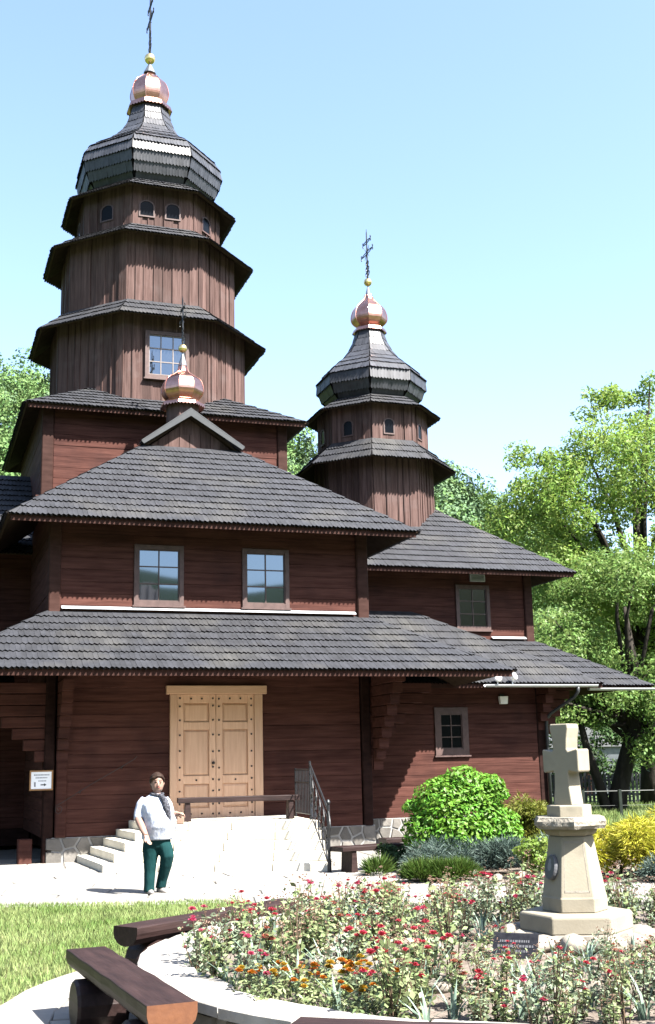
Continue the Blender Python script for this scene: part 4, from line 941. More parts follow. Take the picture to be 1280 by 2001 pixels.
for i, (r, z) in enumerate(cap_prof):
    for k in range(NQ):
        a = 2 * math.pi * k / NQ; r2 = hexr(r, a + math.pi / 6) * (1 + (rr.uniform(-.022, .015) if 0 < i < 3 else 0)); V.append((r2 * math.sin(a + math.pi / 6), r2 * math.cos(a + math.pi / 6), z))
F = [(i * NQ + (k + 1) % NQ, i * NQ + k, (i + 1) * NQ + k, (i + 1) * NQ + (k + 1) % NQ) for i in range(3) for k in range(NQ)] + [tuple(range(NQ)), tuple(range(4 * NQ - 1, 3 * NQ - 1, -1))]
b.add(V, F); b.build('cap_slab', 'roughstone', mo)
hexl([(0.165, 1.222), (0.165, 1.30), (0.158, 1.308)], 'cross_foot', 'sandstone', bevel=0.008)
# cross pattee outline (x, z), extruded
z0 = 1.306; half = [(0.085, 0), (0.068, 0.13), (0.062, 0.235), (0.072, 0.248), (0.155, 0.235), (0.163, 0.25), (0.163, 0.395), (0.155, 0.408), (0.075, 0.39), (0.062, 0.41), (0.07, 0.49), (0.084, 0.56), (0.08, 0.592)]
half = [(x * .92, z) for x, z in half]; out = [(x, z0 + z) for x, z in half] + [(-x, z0 + z) for x, z in reversed(half)]
b = MB(); b.poly([(x, -0.085, z) for x, z in out], (0, 0.17, 0)); o = b.build('cross', 'sandstone', mo, bevel=0.014); o.rotation_euler = (0, 0, math.radians(-36))
for (z0_, z1_, f0, f1, tx) in ((.70, .714, .8, .8, 0), (1.04, 1.054, .8, .8, 0), (.70, 1.054, -.8, -.75, 1), (.70, 1.054, .75, .8, 1)):
    def fp(f, z): k = (z - .668) / .42; return Vector((f * (.116 - .0345 * k), -(.201 - .0602 * k) - .0015, z))
    b = MB(); q4 = [fp(-.8, z0_), fp(.8, z0_), fp(.8, z1_), fp(-.8, z1_)] if not tx else [fp(f0, z0_), fp(f1, z0_), fp(f1, z1_), fp(f0, z1_)]
    b.poly(q4, (0, .004, 0)); b.build('panel_border', 'rock', ped)
# portrait medallion on the left face
an = math.radians(-58 + 5)
md = empty('tmp'); bpy.data.objects.remove(md)
b = MB(); b.lathe([(0.001, 0.0), (0.9, 0.0), (1.0, 0.25), (1.0, 0.8), (0.92, 1.0), (0.001, 1.0)], 24); med = b.build('medallion', 'enamel', mo)
nrm_ = Vector((-math.sin(math.radians(60)), -math.cos(math.radians(60)), 0.0))
rad = 0.2 * math.cos(math.pi / 6)
med.matrix_local = Matrix.Translation(nrm_ * (rad - 0.012) + Vector((0, 0, 0.865))) @ nrm_.to_track_quat('Z', 'Y').to_matrix().to_4x4() @ Matrix.Rotation(math.radians(-10), 4, 'X') @ Matrix.Diagonal((0.066, 0.09, 0.045, 1))
b = MB(); b.lathe([(0.001, 1.004), (0.36, 1.004)], 14, (0, 0.06), cap=False); b.lathe([(0.001, 1.006), (0.22, 1.006)], 12, (0, 0.45), cap=False); b.build('pale_bust', 'enamelpale', med)
# plaque slab leaning in the bed
t = empty('plaque', (1.22, 8.55, 0.30), math.radians(-22)); tag(t, 'dark engraved plaque leaning in the roses below the cross', 'plaque')
b = MB(); b.obox((0, 0, 0.085), (0.155, 0, 0), (0, 0.02, 0.0), (0, 0.045, 0.085)); b.build('slab', 'granite', t)
b = MB()
for z, w in ((0.125, 0.105), (0.095, 0.12), (0.065, 0.09)):
    y = -0.0215 + (z - 0.085) / 0.085 * 0.045
    x = -w
    while x < w:
        wd_ = rr.uniform(.008, .02); b.obox((x + wd_ / 2, y, z), (wd_ / 2, 0, 0), (0, 0.001, 0), (0, 0.0035, 0.007)); x += wd_ + .006
b.build('engraving', 'enamel', t)
# rocks
def rock_mesh(seed, sx, sy, sz):
    bm = bmesh.new(); bmesh.ops.create_icosphere(bm, subdivisions=2, radius=1); r2 = random.Random(seed); ph = [r2.uniform(0, 6) for _ in range(6)]
    for v in bm.verts:
        c = v.co; k = 1 + 0.16 * math.sin(2.1 * c.x + ph[0]) * math.cos(2.6 * c.y + ph[1]) + 0.12 * math.sin(3.7 * c.z + 2 * c.x + ph[2]) + r2.uniform(-.04, .04)
        v.co = Vector((c.x * sx * k, c.y * sy * k, max(c.z * k, -0.5) * sz))
    me = bpy.data.meshes.new('rock'); bm.to_mesh(me); bm.free(); me.materials.append(MATS['rock']); me.polygons.foreach_set('use_smooth', [True] * len(me.polygons)); return me
RK = [rock_mesh(i, 0.13, 0.10, 0.075) for i in range(6)]
def rock(x, y, z, s, label, grp):
    o = bpy.data.objects.new('rock', rr.choice(RK)); o.location = (x, y, z); o.scale = (s * rr.uniform(.85, 1.2), s * rr.uniform(.85, 1.2), s * rr.uniform(.85, 1.1)); o.rotation_euler = (0, 0, rr.uniform(0, 6.28)); link(o); tag(o, label, 'rock', grp)
for k in range(13):
    a = 2 * math.pi * k / 13; rock(MX + 0.47 * math.sin(a), MY + 0.47 * math.cos(a), 0.375, 1.05, 'rounded pale stone in the ring under the monument', 'stones ringing the monument foot')
b = MB(); b.lathe([(0.50, 0.25), (0.47, 0.40), (0.40, 0.432)], 20); b.build('footing', 'rock', mo)
for k in range(26):
    a = math.radians(170 + k * 7.6); r = 1.72 + rr.uniform(-.1, .1); rock(BC[0] + r * math.sin(a), BC[1] + r * math.cos(a), 0.33, rr.uniform(0.7, 1.15), 'pale edging stone among the flowers, ' + ('right of' if BC[0] + r * math.sin(a) > MX else 'left of') + (' and behind' if BC[1] + r * math.cos(a) > MY else ' and nearer than') + ' the monument', 'edging stones inside the bed')

# ================================================================== PLANTS
nrg = np.random.default_rng(5)
def leaves(centers, size, asp=0.5, up=0.3, normals=None, fold=0.0, jitter=0.35, rg=nrg):
    """diamond leaves; returns verts (n*4,3)"""
    n = len(centers); c = np.asarray(centers)
    d = rg.normal(size=(n, 3)); d /= np.linalg.norm(d, axis=1)[:, None]
    if normals is not None:
        nn = np.asarray(normals) + rg.normal(size=(n, 3)) * jitter + np.array([0, 0, up])
    else: nn = rg.normal(size=(n, 3)) + np.array([0, 0, up * 3])
    nn /= np.linalg.norm(nn, axis=1)[:, None]
    a = d - nn * (d * nn).sum(1)[:, None]; a /= np.linalg.norm(a, axis=1)[:, None]; b_ = np.cross(nn, a)
    s = size * rg.uniform(0.65, 1.3, size=(n, 1))
    P0 = c - a * s * 0.5; P2 = c + a * s * 0.5; P1 = c - a * s * 0.05 + b_ * s * asp * 0.5; P3 = c - a * s * 0.05 - b_ * s * asp * 0.5
    return np.stack([P0, P1, P2, P3], 1).reshape(-1, 3)
def ell(n, c, r, shell=0.6, rg=nrg, low=-1.0):
    d = rg.normal(size=(n * 2, 3)); d /= np.linalg.norm(d, axis=1)[:, None]; d = d[d[:, 2] > low][:n]
    k = shell + (1 - shell) * rg.random((len(d), 1)) ** 0.6
    return np.asarray(c) + d * k * np.asarray(r), d
def crown(clumps, nper, size, asp, up=0.35, shell=0.35):
    vs = []
    for c, r in clumps:
        p, d = ell(int(nper * (r[0] * r[1] * r[2]) ** (1 / 1.5)), c, r, shell); vs.append(leaves(p, size, asp, up, d, jitter=0.7))
    return np.concatenate(vs)
def tree(name, label, base, trunks, limbs, clumps, nper, size, asp, lm, cat='tree', grp=None):
    t = empty(name, base); tag(t, label, cat, grp)
    for tr_ in trunks:
        b = MB(); b.tube([p for p, r in tr_], [r for p, r in tr_], 12); b.build('trunk', 'bark', t, smooth=True)
    b = MB()
    for lb in limbs: b.tube([p for p, r in lb], [r for p, r in lb], 7)
    if limbs: b.build('limb', 'bark', t, smooth=True)
    np_obj('crown', crown(clumps, nper, size, asp), 4, lm, t)
    return t
rg = random.Random(21)
# big walnut behind, right
TX, TY = 10.2, 39.0
clumps = []
def add_cl(cx, cy, cz, r, n, spread):
    for _ in range(n):
        a = rg.uniform(0, 6.28); q = rg.random() ** .5; z = rg.uniform(-1, 1); s = math.sqrt(1 - z * z * .8)
        clumps.append(((cx + spread[0] * q * math.cos(a) * s, cy + spread[1] * q * math.sin(a) * s, cz + spread[2] * z), (r * rg.uniform(.7, 1.3), r * rg.uniform(.7, 1.3), r * rg.uniform(.5, .9))))
while len(clumps) < 170:
    dx, dy, dz = rg.uniform(-1, 1), rg.uniform(-1, 1), rg.uniform(-1, 1)
    q = dx * dx + dy * dy + dz * dz
    if q > 1 or q < 0.12: continue
    k_ = rg.uniform(.7, 1.15)
    clumps.append(((0.5 + 5.0 * dx, 3.6 * dy, 8.7 + 4.1 * dz), (1.05 * k_, 1.05 * k_, .85 * k_)))
add_cl(-0.7, 0, 13.3, 0.55, 12, (1.0, 1.0, .7)); add_cl(1.2, 0, 13.5, 0.55, 12, (1.1, 1.0, .8)); add_cl(-3.2, 0, 11.2, 0.55, 12, (1.1, 1.0, .8)); add_cl(-4.6, 0, 9.6, 0.5, 10, (.8, .8, .8)); add_cl(1.0, -.8, 6.2, 0.9, 34, (3.6, 1.8, 1.5))
limbs = []
for i in range(16):
    c, r = clumps[rg.randrange(len(clumps))]; z0 = rg.uniform(3, 7); m_ = ((c[0]) * .45, c[1] * .45, (z0 + c[2]) / 2 + .5)
    limbs.append([((0.1, 0, z0), 0.12), (m_, 0.075), (c, 0.025)])
tree('walnut_tree', 'tall yellow green leafy tree rising at the right edge', (TX, TY, 0), [[((0, 0, -0.2), 0.42), ((.05, 0, 1.5), 0.3), ((.1, 0, 5), 0.22), ((.2, 0, 9), 0.12), ((.2, 0, 12), 0.04)]], limbs, [(c, tuple(q * .8 for q in r)) for c, r in clumps], 820, 0.165, 0.38, 'leaf')
# fruit tree with forked dark trunk in front of it
clumps = []
add_cl(0.9, 0, 5.0, 0.75, 60, (3.2, 2.4, 2.3)); add_cl(-1.0, 0, 4.0, 0.6, 26, (1.4, 1.5, 1.4)); add_cl(2.3, -.4, 3.2, 0.65, 26, (1.6, 1.5, 1.3)); add_cl(0.0, .6, 7.0, 0.7, 16, (1.8, 1.5, .8)); add_cl(-0.5, .8, 3.0, 0.5, 10, (0.8, 1.0, .5))
limbs = []
for i in range(16):
    c, r = clumps[rg.randrange(len(clumps))]; limbs.append([((0.7, 0, rg.uniform(2, 3.4)), 0.09), ((c[0] * .55 + .2, c[1] * .5, c[2] * .75 + .5), 0.055), (c, 0.02)])
tree('fruit_tree', 'grey green fruit tree with a forked dark trunk by the fence', (7.98, 35.0, 0),
     [[((0.12, 0, -.1), 0.30), ((.22, 0, .6), 0.26), ((.5, 0, 1.5), 0.24), ((.85, 0, 2.5), 0.23), ((.95, 0, 4.2), 0.14), ((.8, 0, 6), 0.05)], [((-.12, -.05, -.1), 0.17), ((-.3, -.05, .8), 0.14), ((-.62, -.05, 1.9), 0.11), ((-.8, 0, 3), 0.08), ((-.9, .1, 4.4), 0.03)]],
     limbs, [(c, tuple(q * .82 for q in r)) for c, r in clumps], 1000, 0.12, 0.5, 'leaf2')
# a slender tree at the edge of the frame
clumps = []; add_cl(0, 0, 2.6, 0.5, 14, (0.9, .9, 1.2))
tree('young_tree', 'slender dark stemmed young tree at the far right', (9.35, 34.0, 0), [[((-.25, 0, -.1), 0.06), ((.0, 0, 1.2), 0.05), ((.1, 0, 3), 0.03)], [((.12, 0, -.1), 0.04), ((.1, 0, 1.5), 0.03)]], [], clumps, 420, 0.14, 0.55, 'leaf2')

def shrub(name, label, base, blobs, n, size, asp, lm, up=0.35, stems=5, cat='shrub', grp=None):
    t = empty(name, base); tag(t, label, cat, grp); vs = []
    tot = sum(r[0] * r[1] + r[0] * r[2] for c, r in blobs)
    for c, r in blobs:
        k = int(n * (r[0] * r[1] + r[0] * r[2]) / tot); p, d = ell(k, c, r, 0.55, low=-0.7); ok = p[:, 2] > 0.02; vs.append(leaves(p[ok], size, asp, up, d[ok], jitter=0.55))
    np_obj('foliage', np.concatenate(vs), 4, lm, t)
    b = MB(); rr3 = random.Random(len(label))
    for _ in range(stems):
        c, r = rr3.choice(blobs); b.tube([(rr3.uniform(-.06, .06), rr3.uniform(-.06, .06), 0), (c[0] * .5, c[1] * .5, c[2] * .6), (c[0], c[1], c[2])], [0.02, 0.015, 0.006], 5)
    b.build('stems', 'twig', t); return t
def blobs(cx, n, spread, r, seed, zc, zs):
    q = random.Random(seed); out = []
    for _ in range(n):
        a = q.uniform(0, 6.28); k = q.random() ** .5
        out.append(((cx + spread[0] * k * math.cos(a), spread[1] * k * math.sin(a), zc + q.uniform(-zs, zs)), (r * q.uniform(.7, 1.25), r * q.uniform(.7, 1.25), r * q.uniform(.6, 1.1))))
    return out
bl = [((-.0, 0, 0.72), (0.70, 0.6, 0.58)), ((-.25, -.1, 1.05), (0.42, 0.4, 0.36)), ((0.22, 0, 1.12), (0.42, 0.4, 0.36)), ((-.52, -.1, 0.6), (0.30, 0.35, 0.34)), ((.55, -.1, 0.6), (0.32, 0.35, 0.36)), ((0, -.35, 0.5), (0.5, 0.35, 0.42)), ((.05, 0, 1.36), (0.26, .25, .22)), ((-.66, 0, .95), (.14, .14, .1))] + blobs(0, 26, (.72, .5), 0.15, 4, 0.85, .55)
shrub('green_shrub', 'big bright green leafy shrub before the sunlit wall', (1.9, 18.5, 0), [((c[0] * 1.1, c[1], c[2]), (r[0] * 1.08, r[1], r[2])) for c, r in bl], 15000, 0.085, 0.42, 'shrub', up=0.5, stems=9)
def sprays(n, c, r, ln, wd_, droop, rg2, low=0.0):
    """thin feathery blades radiating outward from an ellipsoid body"""
    p, d = ell(n, c, r, 0.5, rg2, low); p = p[p[:, 2] > 0.01]; d = d[:len(p)]; n = len(p)
    dr = d * np.array([1, 1, 0.55]) + rg2.normal(size=(n, 3)) * 0.35; dr[:, 2] += droop; dr /= np.linalg.norm(dr, axis=1)[:, None]
    sd = np.cross(dr, rg2.normal(size=(n, 3))); sd /= np.linalg.norm(sd, axis=1)[:, None]; s = rg2.uniform(.6, 1.3, (n, 1)) * ln
    return np.stack([p - sd * wd_ * .3, p + dr * s * .45 - sd * wd_, p + dr * s, p + dr * s * .45 + sd * wd_], 1).reshape(-1, 3)
def juniper(name, label, base, bl, n, ln, wd_, lm, droop=0.1, cat='shrub', grp=None):
    t = empty(name, base); tag(t, label, cat, grp); tot = sum(r[0] * r[1] for c, r in bl)
    vs = [sprays(int(n * r[0] * r[1] / tot), c, r, ln, wd_, droop, nrg, -0.35) for c, r in bl]
    np_obj('foliage', np.concatenate(vs), 4, lm, t); b = MB(); rr3 = random.Random(len(label))
    for c, r in bl[:6]: b.tube([(0, 0, 0), (c[0] * .6, c[1] * .6, c[2] * .5 + .02), (c[0], c[1], c[2])], [0.02, 0.015, 0.008], 5)
    b.build('stems', 'twig', t); return t
juniper('gold_conifer', 'yellow green conifer bush right of the big green shrub', (3.0, 18.9, 0), blobs(0, 18, (.36, .28), 0.24, 9, 0.64, .42), 9500, 0.10, 0.008, 'conifer_gold', -0.25)
juniper('blue_juniper', 'wide blue green juniper spreading below the big shrub', (1.85, 17.55, 0), blobs(0, 20, (.78, .38), 0.24, 12, 0.26, .12), 13000, 0.10, 0.0055, 'juniper_blue', 0.05)
juniper('blue_juniper', 'small blue green juniper at the right edge below the yellow one', (4.32, 16.3, 0), blobs(0, 8, (.25, .2), 0.17, 15, 0.12, .05), 2600, 0.09, 0.0055, 'juniper_blue', 0.05)
juniper('blue_juniper', 'blue green juniper tucked behind the stone pedestal', (3.3, 18.0, 0), blobs(0, 9, (.42, .3), 0.22, 18, 0.32, .1), 4200, 0.10, 0.0055, 'juniper_blue', 0.05)
juniper('golden_juniper', 'bright yellow juniper mound right of the pedestal', (3.9, 17.0, 0), blobs(0, 22, (.56, .4), 0.27, 13, 0.38, .2), 14000, 0.11, 0.0075, 'juniper_gold', -0.3)
juniper('golden_juniper', 'second yellow juniper mound at the right edge of the photo', (4.55, 17.4, 0), blobs(0, 16, (.45, .35), 0.25, 14, 0.48, .24), 9000, 0.11, 0.0075, 'juniper_gold', -0.3)
shrub('dark_shrub', 'small dark green shrub at the end of the low benches', (0.95, 18.9, 0), blobs(0, 9, (.28, .2), 0.16, 19, 0.24, .1), 2400, 0.06, 0.35, 'shrub_dark')
shrub('lime_shrub', 'small lime green shrub left of the pedestal', (2.72, 17.0, 0), blobs(0, 9, (.12, .12), 0.15, 22, 0.34, .17), 1700, 0.06, 0.5, 'shrub_lime')
t = empty('grassy_tuft', (1.42, 16.95, 0)); tag(t, 'low bright green tuft before the blue juniper', 'plant')
np_obj('foliage', np.concatenate([sprays(1500, (x, 0, 0.08), (0.22, 0.18, 0.14), 0.16, 0.008, 0.7, nrg, -0.2) for x in (-.25, .02, .28)]), 4, 'tuft', t)
t = empty('grassy_tuft', (0.62, 18.1, 0)); tag(t, 'dry green tuft at the corner of the path by the benches', 'plant')
np_obj('foliage', sprays(500, (0, 0, 0.05), (0.14, 0.14, 0.12), 0.2, 0.008, 0.7, nrg, -0.2), 4, 'tuft', t)
for x, y, s, lab in ((2.52, 16.75, 1.1, 'round beige boulder at the foot of the lime shrub'), (2.2, 16.8, .8, 'flat pale stone below the blue juniper'), (2.85, 16.85, .8, 'pale stone just left of the pedestal'), (1.02, 18.0, 1.0, 'brown boulder between the low bench and the big shrub')):
    rock(x, y, 0.06, s, lab, None)
# planting bed under the shrubs
sheet('shrub_bed', [(0.75, 19.9), (1.05, 16.95), (2.4, 16.55), (5.2, 15.95), (7, 16), (7, 21.5), (2, 22)], 0.028, 'soil')

# ---- roses, irises, marigolds
def flower_verts(c, r, rg2, n=11):
    vs = []
    for i in range(n):
        a = i * 2.4; t_ = i / n; el = 0.1 + 1.3 * (1 - t_); rr_ = r * (0.75 + 0.25 * t_)
        d = np.array([math.cos(a) * math.cos(el), math.sin(a) * math.cos(el), math.sin(el)]); sd = np.array([-math.sin(a), math.cos(a), 0]); p = np.asarray(c)
        vs += [p, p + d * rr_ * .7 + sd * rr_ * .55, p + d * rr_, p + d * rr_ * .7 - sd * rr_ * .55]
    return np.array(vs)
def rose_proto(seed, hgt, nl, nf, petal, leafm, tall=False, buds=3):
    q = random.Random(seed); rg2 = np.random.default_rng(seed); st_ = MB(); lv = []; fl = []; bd = []
    t = empty('rose_bush')
    ns_ = q.randint(5, 8)
    tips = []
    for i in range(ns_):
        a = q.uniform(0, 6.28); h = hgt * q.uniform(.7, 1.1); sp = q.uniform(.03, .14)
        p0 = (q.uniform(-.03, .03), q.uniform(-.03, .03), -0.02); p1 = (sp * .5 * math.cos(a), sp * .5 * math.sin(a), h * .5); p2 = (sp * math.cos(a), sp * math.sin(a), h)
        st_.tube([p0, p1, p2], [.0045, .0035, .002], 4); tips.append(p2)
        m_ = max(2, int(nl * 1.7) // ns_); k = rg2.random((m_, 1)) * .9 + .08
        pp = np.where(k < .5, np.array(p0) + (np.array(p1) - np.array(p0)) * k * 2, np.array(p1) + (np.array(p2) - np.array(p1)) * (k - .5) * 2) + rg2.normal(size=(m_, 3)) * np.array([.032, .032, .018]); pp[:, 2] = np.maximum(pp[:, 2], .015)
        lv.append(leaves(pp, 0.043, .62, .5, rg=rg2))
    np_obj('foliage', np.concatenate(lv), 4, leafm, t); st_.build('stems', 'rosestem', t, recalc=False)
    q.shuffle(tips)
    for i in range(nf):
        p = tips[i % len(tips)]; c = (p[0] + q.uniform(-.03, .03) * (i >= len(tips)), p[1], p[2] + q.uniform(-.03, .01)); np_obj('flower', flower_verts(c, q.uniform(.022, .042), rg2), 4, petal, t)
    if buds:
        for p in tips[nf:nf + buds]:
            for _ in range(4):
                c = (p[0] + q.uniform(-.025, .025), p[1] + q.uniform(-.025, .025), p[2] + q.uniform(0, .05)); bd.append(flower_verts(c, .014, rg2, 5))
        if bd: tag(np_obj('buds', np.concatenate(bd), 4, 'drybud', t), kind='stuff')
    return t
protos = {}; PH = {'red1': .36, 'red2': .30, 'red3': .42, 'pink1': .36, 'salmon1': .36, 'bare1': .50, 'bare2': .38, 'bare3': .32}
for key, hgt, nl, nf, pet, lm in (('red1', .36, 110, 4, 'petal_red', 'roseleaf'), ('red2', .30, 90, 3, 'petal_red', 'roseleaf2'), ('red3', .42, 120, 5, 'petal_red', 'roseleaf2'), ('pink1', .36, 100, 3, 'petal_pink', 'roseleaf'), ('salmon1', .36, 90, 3, 'petal_salmon', 'roseleaf2'), ('bare1', .50, 60, 0, 'petal_red', 'roseleaf2'), ('bare2', .38, 90, 0, 'petal_red', 'roseleaf'), ('bare3', .32, 130, 0, 'petal_red', 'roseleaf2')):
    protos[key] = rose_proto(hash_ := sum(map(ord, key)) * 7, hgt, nl, nf, pet, lm, buds=5 if nf == 0 else 2)
def iris_proto(seed):
    t = empty('iris_clump'); q = random.Random(seed)
    for _ in range(q.randint(7, 11)):
        a = q.uniform(0, 6.28); h = q.uniform(.2, .38); ln = q.uniform(.03, .14); w = q.uniform(.012, .02); r = q.uniform(0, .05)
        d = Vector((math.cos(a), math.sin(a), 0)); s = Vector((-d.y, d.x, 0)); c0 = d * r; V = []
        for i in range(5):
            k = i / 4; p = c0 + d * ln * k * k * (1.5 if k > .7 else 1) + Vector((0, 0, h * (k - 0.12 * k ** 3))); ww = w * (1 - k ** 2.2) + .001; V += [p - s * ww + d * .004, p - d * .002, p + s * ww + d * .004]
        F = [(i * 3 + j, i * 3 + j + 1, i * 3 + j + 4, i * 3 + j + 3) for i in range(4) for j in range(2)]
        mesh_obj('leaf', V, F, 'iris', t, smooth=True)
    return t
irises = [iris_proto(s) for s in (3, 8, 14)]
def marigold_proto(seed):
    t = empty('marigold'); rg2 = np.random.default_rng(seed); q = random.Random(seed)
    p, d = ell(160, (0, 0, .09), (.13, .13, .1), .4, rg2, -.5); p[:, 2] = np.maximum(p[:, 2], .012); np_obj('foliage', leaves(p, .04, .4, .5, d, rg=rg2), 4, 'roseleaf2', t)
    for i in range(4): np_obj('flower', flower_verts((q.uniform(-.1, .1), q.uniform(-.1, .1), q.uniform(.17, .21)), .033, rg2, 14), 4, 'petal_orange' if i % 3 else 'petal_yellow', t)
    return t
mari = [marigold_proto(s) for s in (5, 6)]
used = set()
def plant(proto, x, y, label, cat, grp, s=1.0, rz=None):
    if proto.name not in used: used.add(proto.name); o = proto
    else: o = copy_tree(proto)
    o.location = (x, y, 0.305 - 0.05 * (((x - BC[0]) ** 2 + (y - BC[1]) ** 2) / 7.5)); o.scale = (s, s, s); o.rotation_euler = (0, 0, rg.uniform(0, 6.28) if rz is None else rz)
    tag(o, label, cat, grp); return o
def place(x, y):
    dx, dy = x - MX, y - MY; r = math.hypot(x - BC[0], y - BC[1])
    if math.hypot(dx, dy) < 0.95: return 'just left of the monument foot' if dx < -.3 else ('just in front of the monument foot' if dy < 0 else 'just behind the monument foot')
    if r > 2.1:
        if y > 10.6: return 'along the far rim of the bed'
        if x < -.3: return 'along the left rim of the bed'
        if y < 7.4: return 'along the near rim of the bed'
    if dx > .35: return 'right of the monument'
    if x < 0.15: return 'in the left third of the bed'
    if y > 9.6: return 'in the middle of the bed, behind the plaque'
    return 'in the middle of the bed, nearer than the plaque'
def lowk(x, y): return (.55 if y > 7.2 else .72) if (y < 8.95 and .10 * y < x < .3 * y) else .92
LB = {'red': ('rose bush with red blooms', 'red rose bushes'), 'pin': ('rose bush with pink blooms', 'pink rose bushes'), 'sal': ('rose bush with salmon blooms', 'salmon rose bushes'), 'bar': ('rose bush without open blooms', 'rose bushes without blooms')}
P_ = []
tries = 0
while len(P_) < 285 and tries < 30000:
    tries += 1
    a = rg.uniform(0, 6.28); r = 2.64 * math.sqrt(rg.random()); x, y = BC[0] + r * math.sin(a), BC[1] + r * math.cos(a)
    if x > 0.30 * y + 0.1: continue
    if len(P_) >= 225 and y > 7.9: continue
    if math.hypot(x - MX, y - MY) < 0.62 or (abs(x - 1.2) < .2 and 8.1 < y < 8.65): continue
    if any((x - p[0]) ** 2 + (y - p[1]) ** 2 < 0.115 ** 2 for p in P_): continue
    P_.append((x, y))
keys_l = ['red1', 'red2', 'pink1', 'bare2', 'bare3', 'iris', 'iris', 'bare1', 'pink1', 'salmon1', 'bare2', 'iris', 'iris', 'bare3', 'iris', 'salmon1', 'red3', 'bare3']
for i, (x, y) in enumerate(P_):
    k = rg.choice(keys_l)
    if y < 7.6 and x < 0.35 and rg.random() < 0.5:
        plant(rg.choice(mari), x, y, 'low marigold with orange heads ' + place(x, y), 'marigold', 'orange marigolds', rg.uniform(.85, 1.15)); continue
    if k == 'iris': plant(rg.choice(irises), x, y, 'grey green iris clump ' + place(x, y), 'iris', 'iris clumps in the rose bed', rg.uniform(.8, 1.2) * (.7 if lowk(x, y) < 1 else 1))
    else:
        lb, gp = LB[k[:3]]; sc0 = rg.uniform(.8, 1.25) * lowk(x, y); plant(protos[k], x, y, ('tall ' if sc0 * PH[k] > .42 else 'low ') + lb + ' ' + place(x, y), 'rose bush', gp, sc0)
for p in list(protos.values()) + irises + mari:
    if p.name not in used:
        for ch in list(p.children): bpy.data.objects.remove(ch)
        bpy.data.objects.remove(p)

# ---- grass on the lawn
def blades(n, xr, yr, h, w, keep, seed, z=0.006):
    g = np.random.default_rng(seed); x = g.uniform(*xr, n); y = g.uniform(*yr, n); ok = keep(x, y); x, y = x[ok], y[ok]; n = len(x); a = g.uniform(0, 6.28, n); hh = h * g.uniform(.45, 1.3, n); ln = hh * g.uniform(.1, .8, n); b2 = g.uniform(0, 6.28, n)
    p = np.stack([x, y, np.full(n, z)], 1); s = np.stack([np.cos(a), np.sin(a), np.zeros(n)], 1) * w; tp = p + np.stack([np.cos(b2) * ln, np.sin(b2) * ln, hh], 1)
    return np.stack([p - s, p + s, tp], 1).reshape(-1, 3)
kp = lambda x, y: (np.hypot(x - BC[0], y - BC[1]) > 4.03) & (x < -0.285 * y + 3.2) & (y < 15.15 - 0.03 * x) & (x > -0.33 * y - .2)
gr = np_obj('grass', blades(95000, (-5.6, 1.5), (8.0, 15.3), 0.06, 0.0065, kp, 4), 3, 'grass'); tag(gr, 'short mown grass of the lawn on the left', 'grass', kind='stuff')
kp2 = lambda x, y: (x > 0.17 * y) & (x < 0.31 * y)
gr2 = np_obj('meadow_grass', blades(26000, (5, 13), (26, 40), 0.22, 0.02, kp2, 6, 0.0), 3, 'grass'); tag(gr2, 'longer meadow grass beyond the fence', 'grass', kind='stuff')
# ---- wire fence right
t = empty('wire_fence', (6.4, 31.2, 0)); tag(t, 'dark wire fence crossing the meadow on the right', 'fence')
for i in range(5):
    b = MB(); b.box(-.035 + i * .95, .035 + i * .95, -.035, .035, -0.05, 0.82); b.build('fence_post', 'fencegreen', t)
for h_ in (0.78, 0.42, 0.1): b = MB(); b.tube([(-.2, 0.045, h_), (4.2, 0.045, h_)], 0.016 if h_ > .7 else .006, 5); b.build('rail', 'fencegreen', t)
shrub('hedge', 'dark hedge closing the meadow behind the trunks', (10.3, 45.5, 0), [((x * .7, rg.uniform(-.3, .3), rg.uniform(.7, 1.7)), (.75, .6, .75)) for x in range(-6, 7)] + [((x * .7, 0, 2.4), (.6, .5, .5)) for x in (-5, -3, -2, 0, 1, 3, 5)], 12000, 0.16, 0.5, 'shrub_dark', cat='hedge')
# far garden fence and shed glimpsed below the trees
t = empty('shed', (10.6, 54, 0), 0.2); tag(t, 'grey shed half hidden behind the trunks on the right', 'shed')
b = MB(); b.box(-1.9, 1.9, -1.5, 1.5, 0, 2.1); b.build('wall', 'zincdark', t)
b = MB(); b.poly([(-2.1, -1.7, 2.08), (2.1, -1.7, 2.08), (0, -1.7, 3.0)], (0, 3.4, 0)); b.build('roof', 'asphaltroof', t)
b = MB(); b.box(-0.4, .4, -1.53, -1.49, 0, 1.9); b.build('door', 'darkwood', t)
b = MB(); b.tube([(-1.2, -2.2, 0), (-1.2, -2.2, 3.6)], 0.07, 8); po = b.build('white_pole', 'white'); po.location = (9.4, 44.5, 0); tag(po, 'white pole standing behind the fruit tree', 'pole')
t = empty('picket_fence', (6.5, 43.0, 0)); tag(t, 'weathered grey picket fence at the back of the meadow', 'fence')
for i in range(46): b = MB(); b.box(i * .14, i * .14 + .09, -.01, .012, 0, 1.05 + rg.uniform(-.05, .05)); b.build('picket', 'zinc', t)
for h_ in (.3, .8): b = MB(); b.box(-.05, 6.5, .013, .05, h_, h_ + .07); b.build('rail', 'zinc', t)

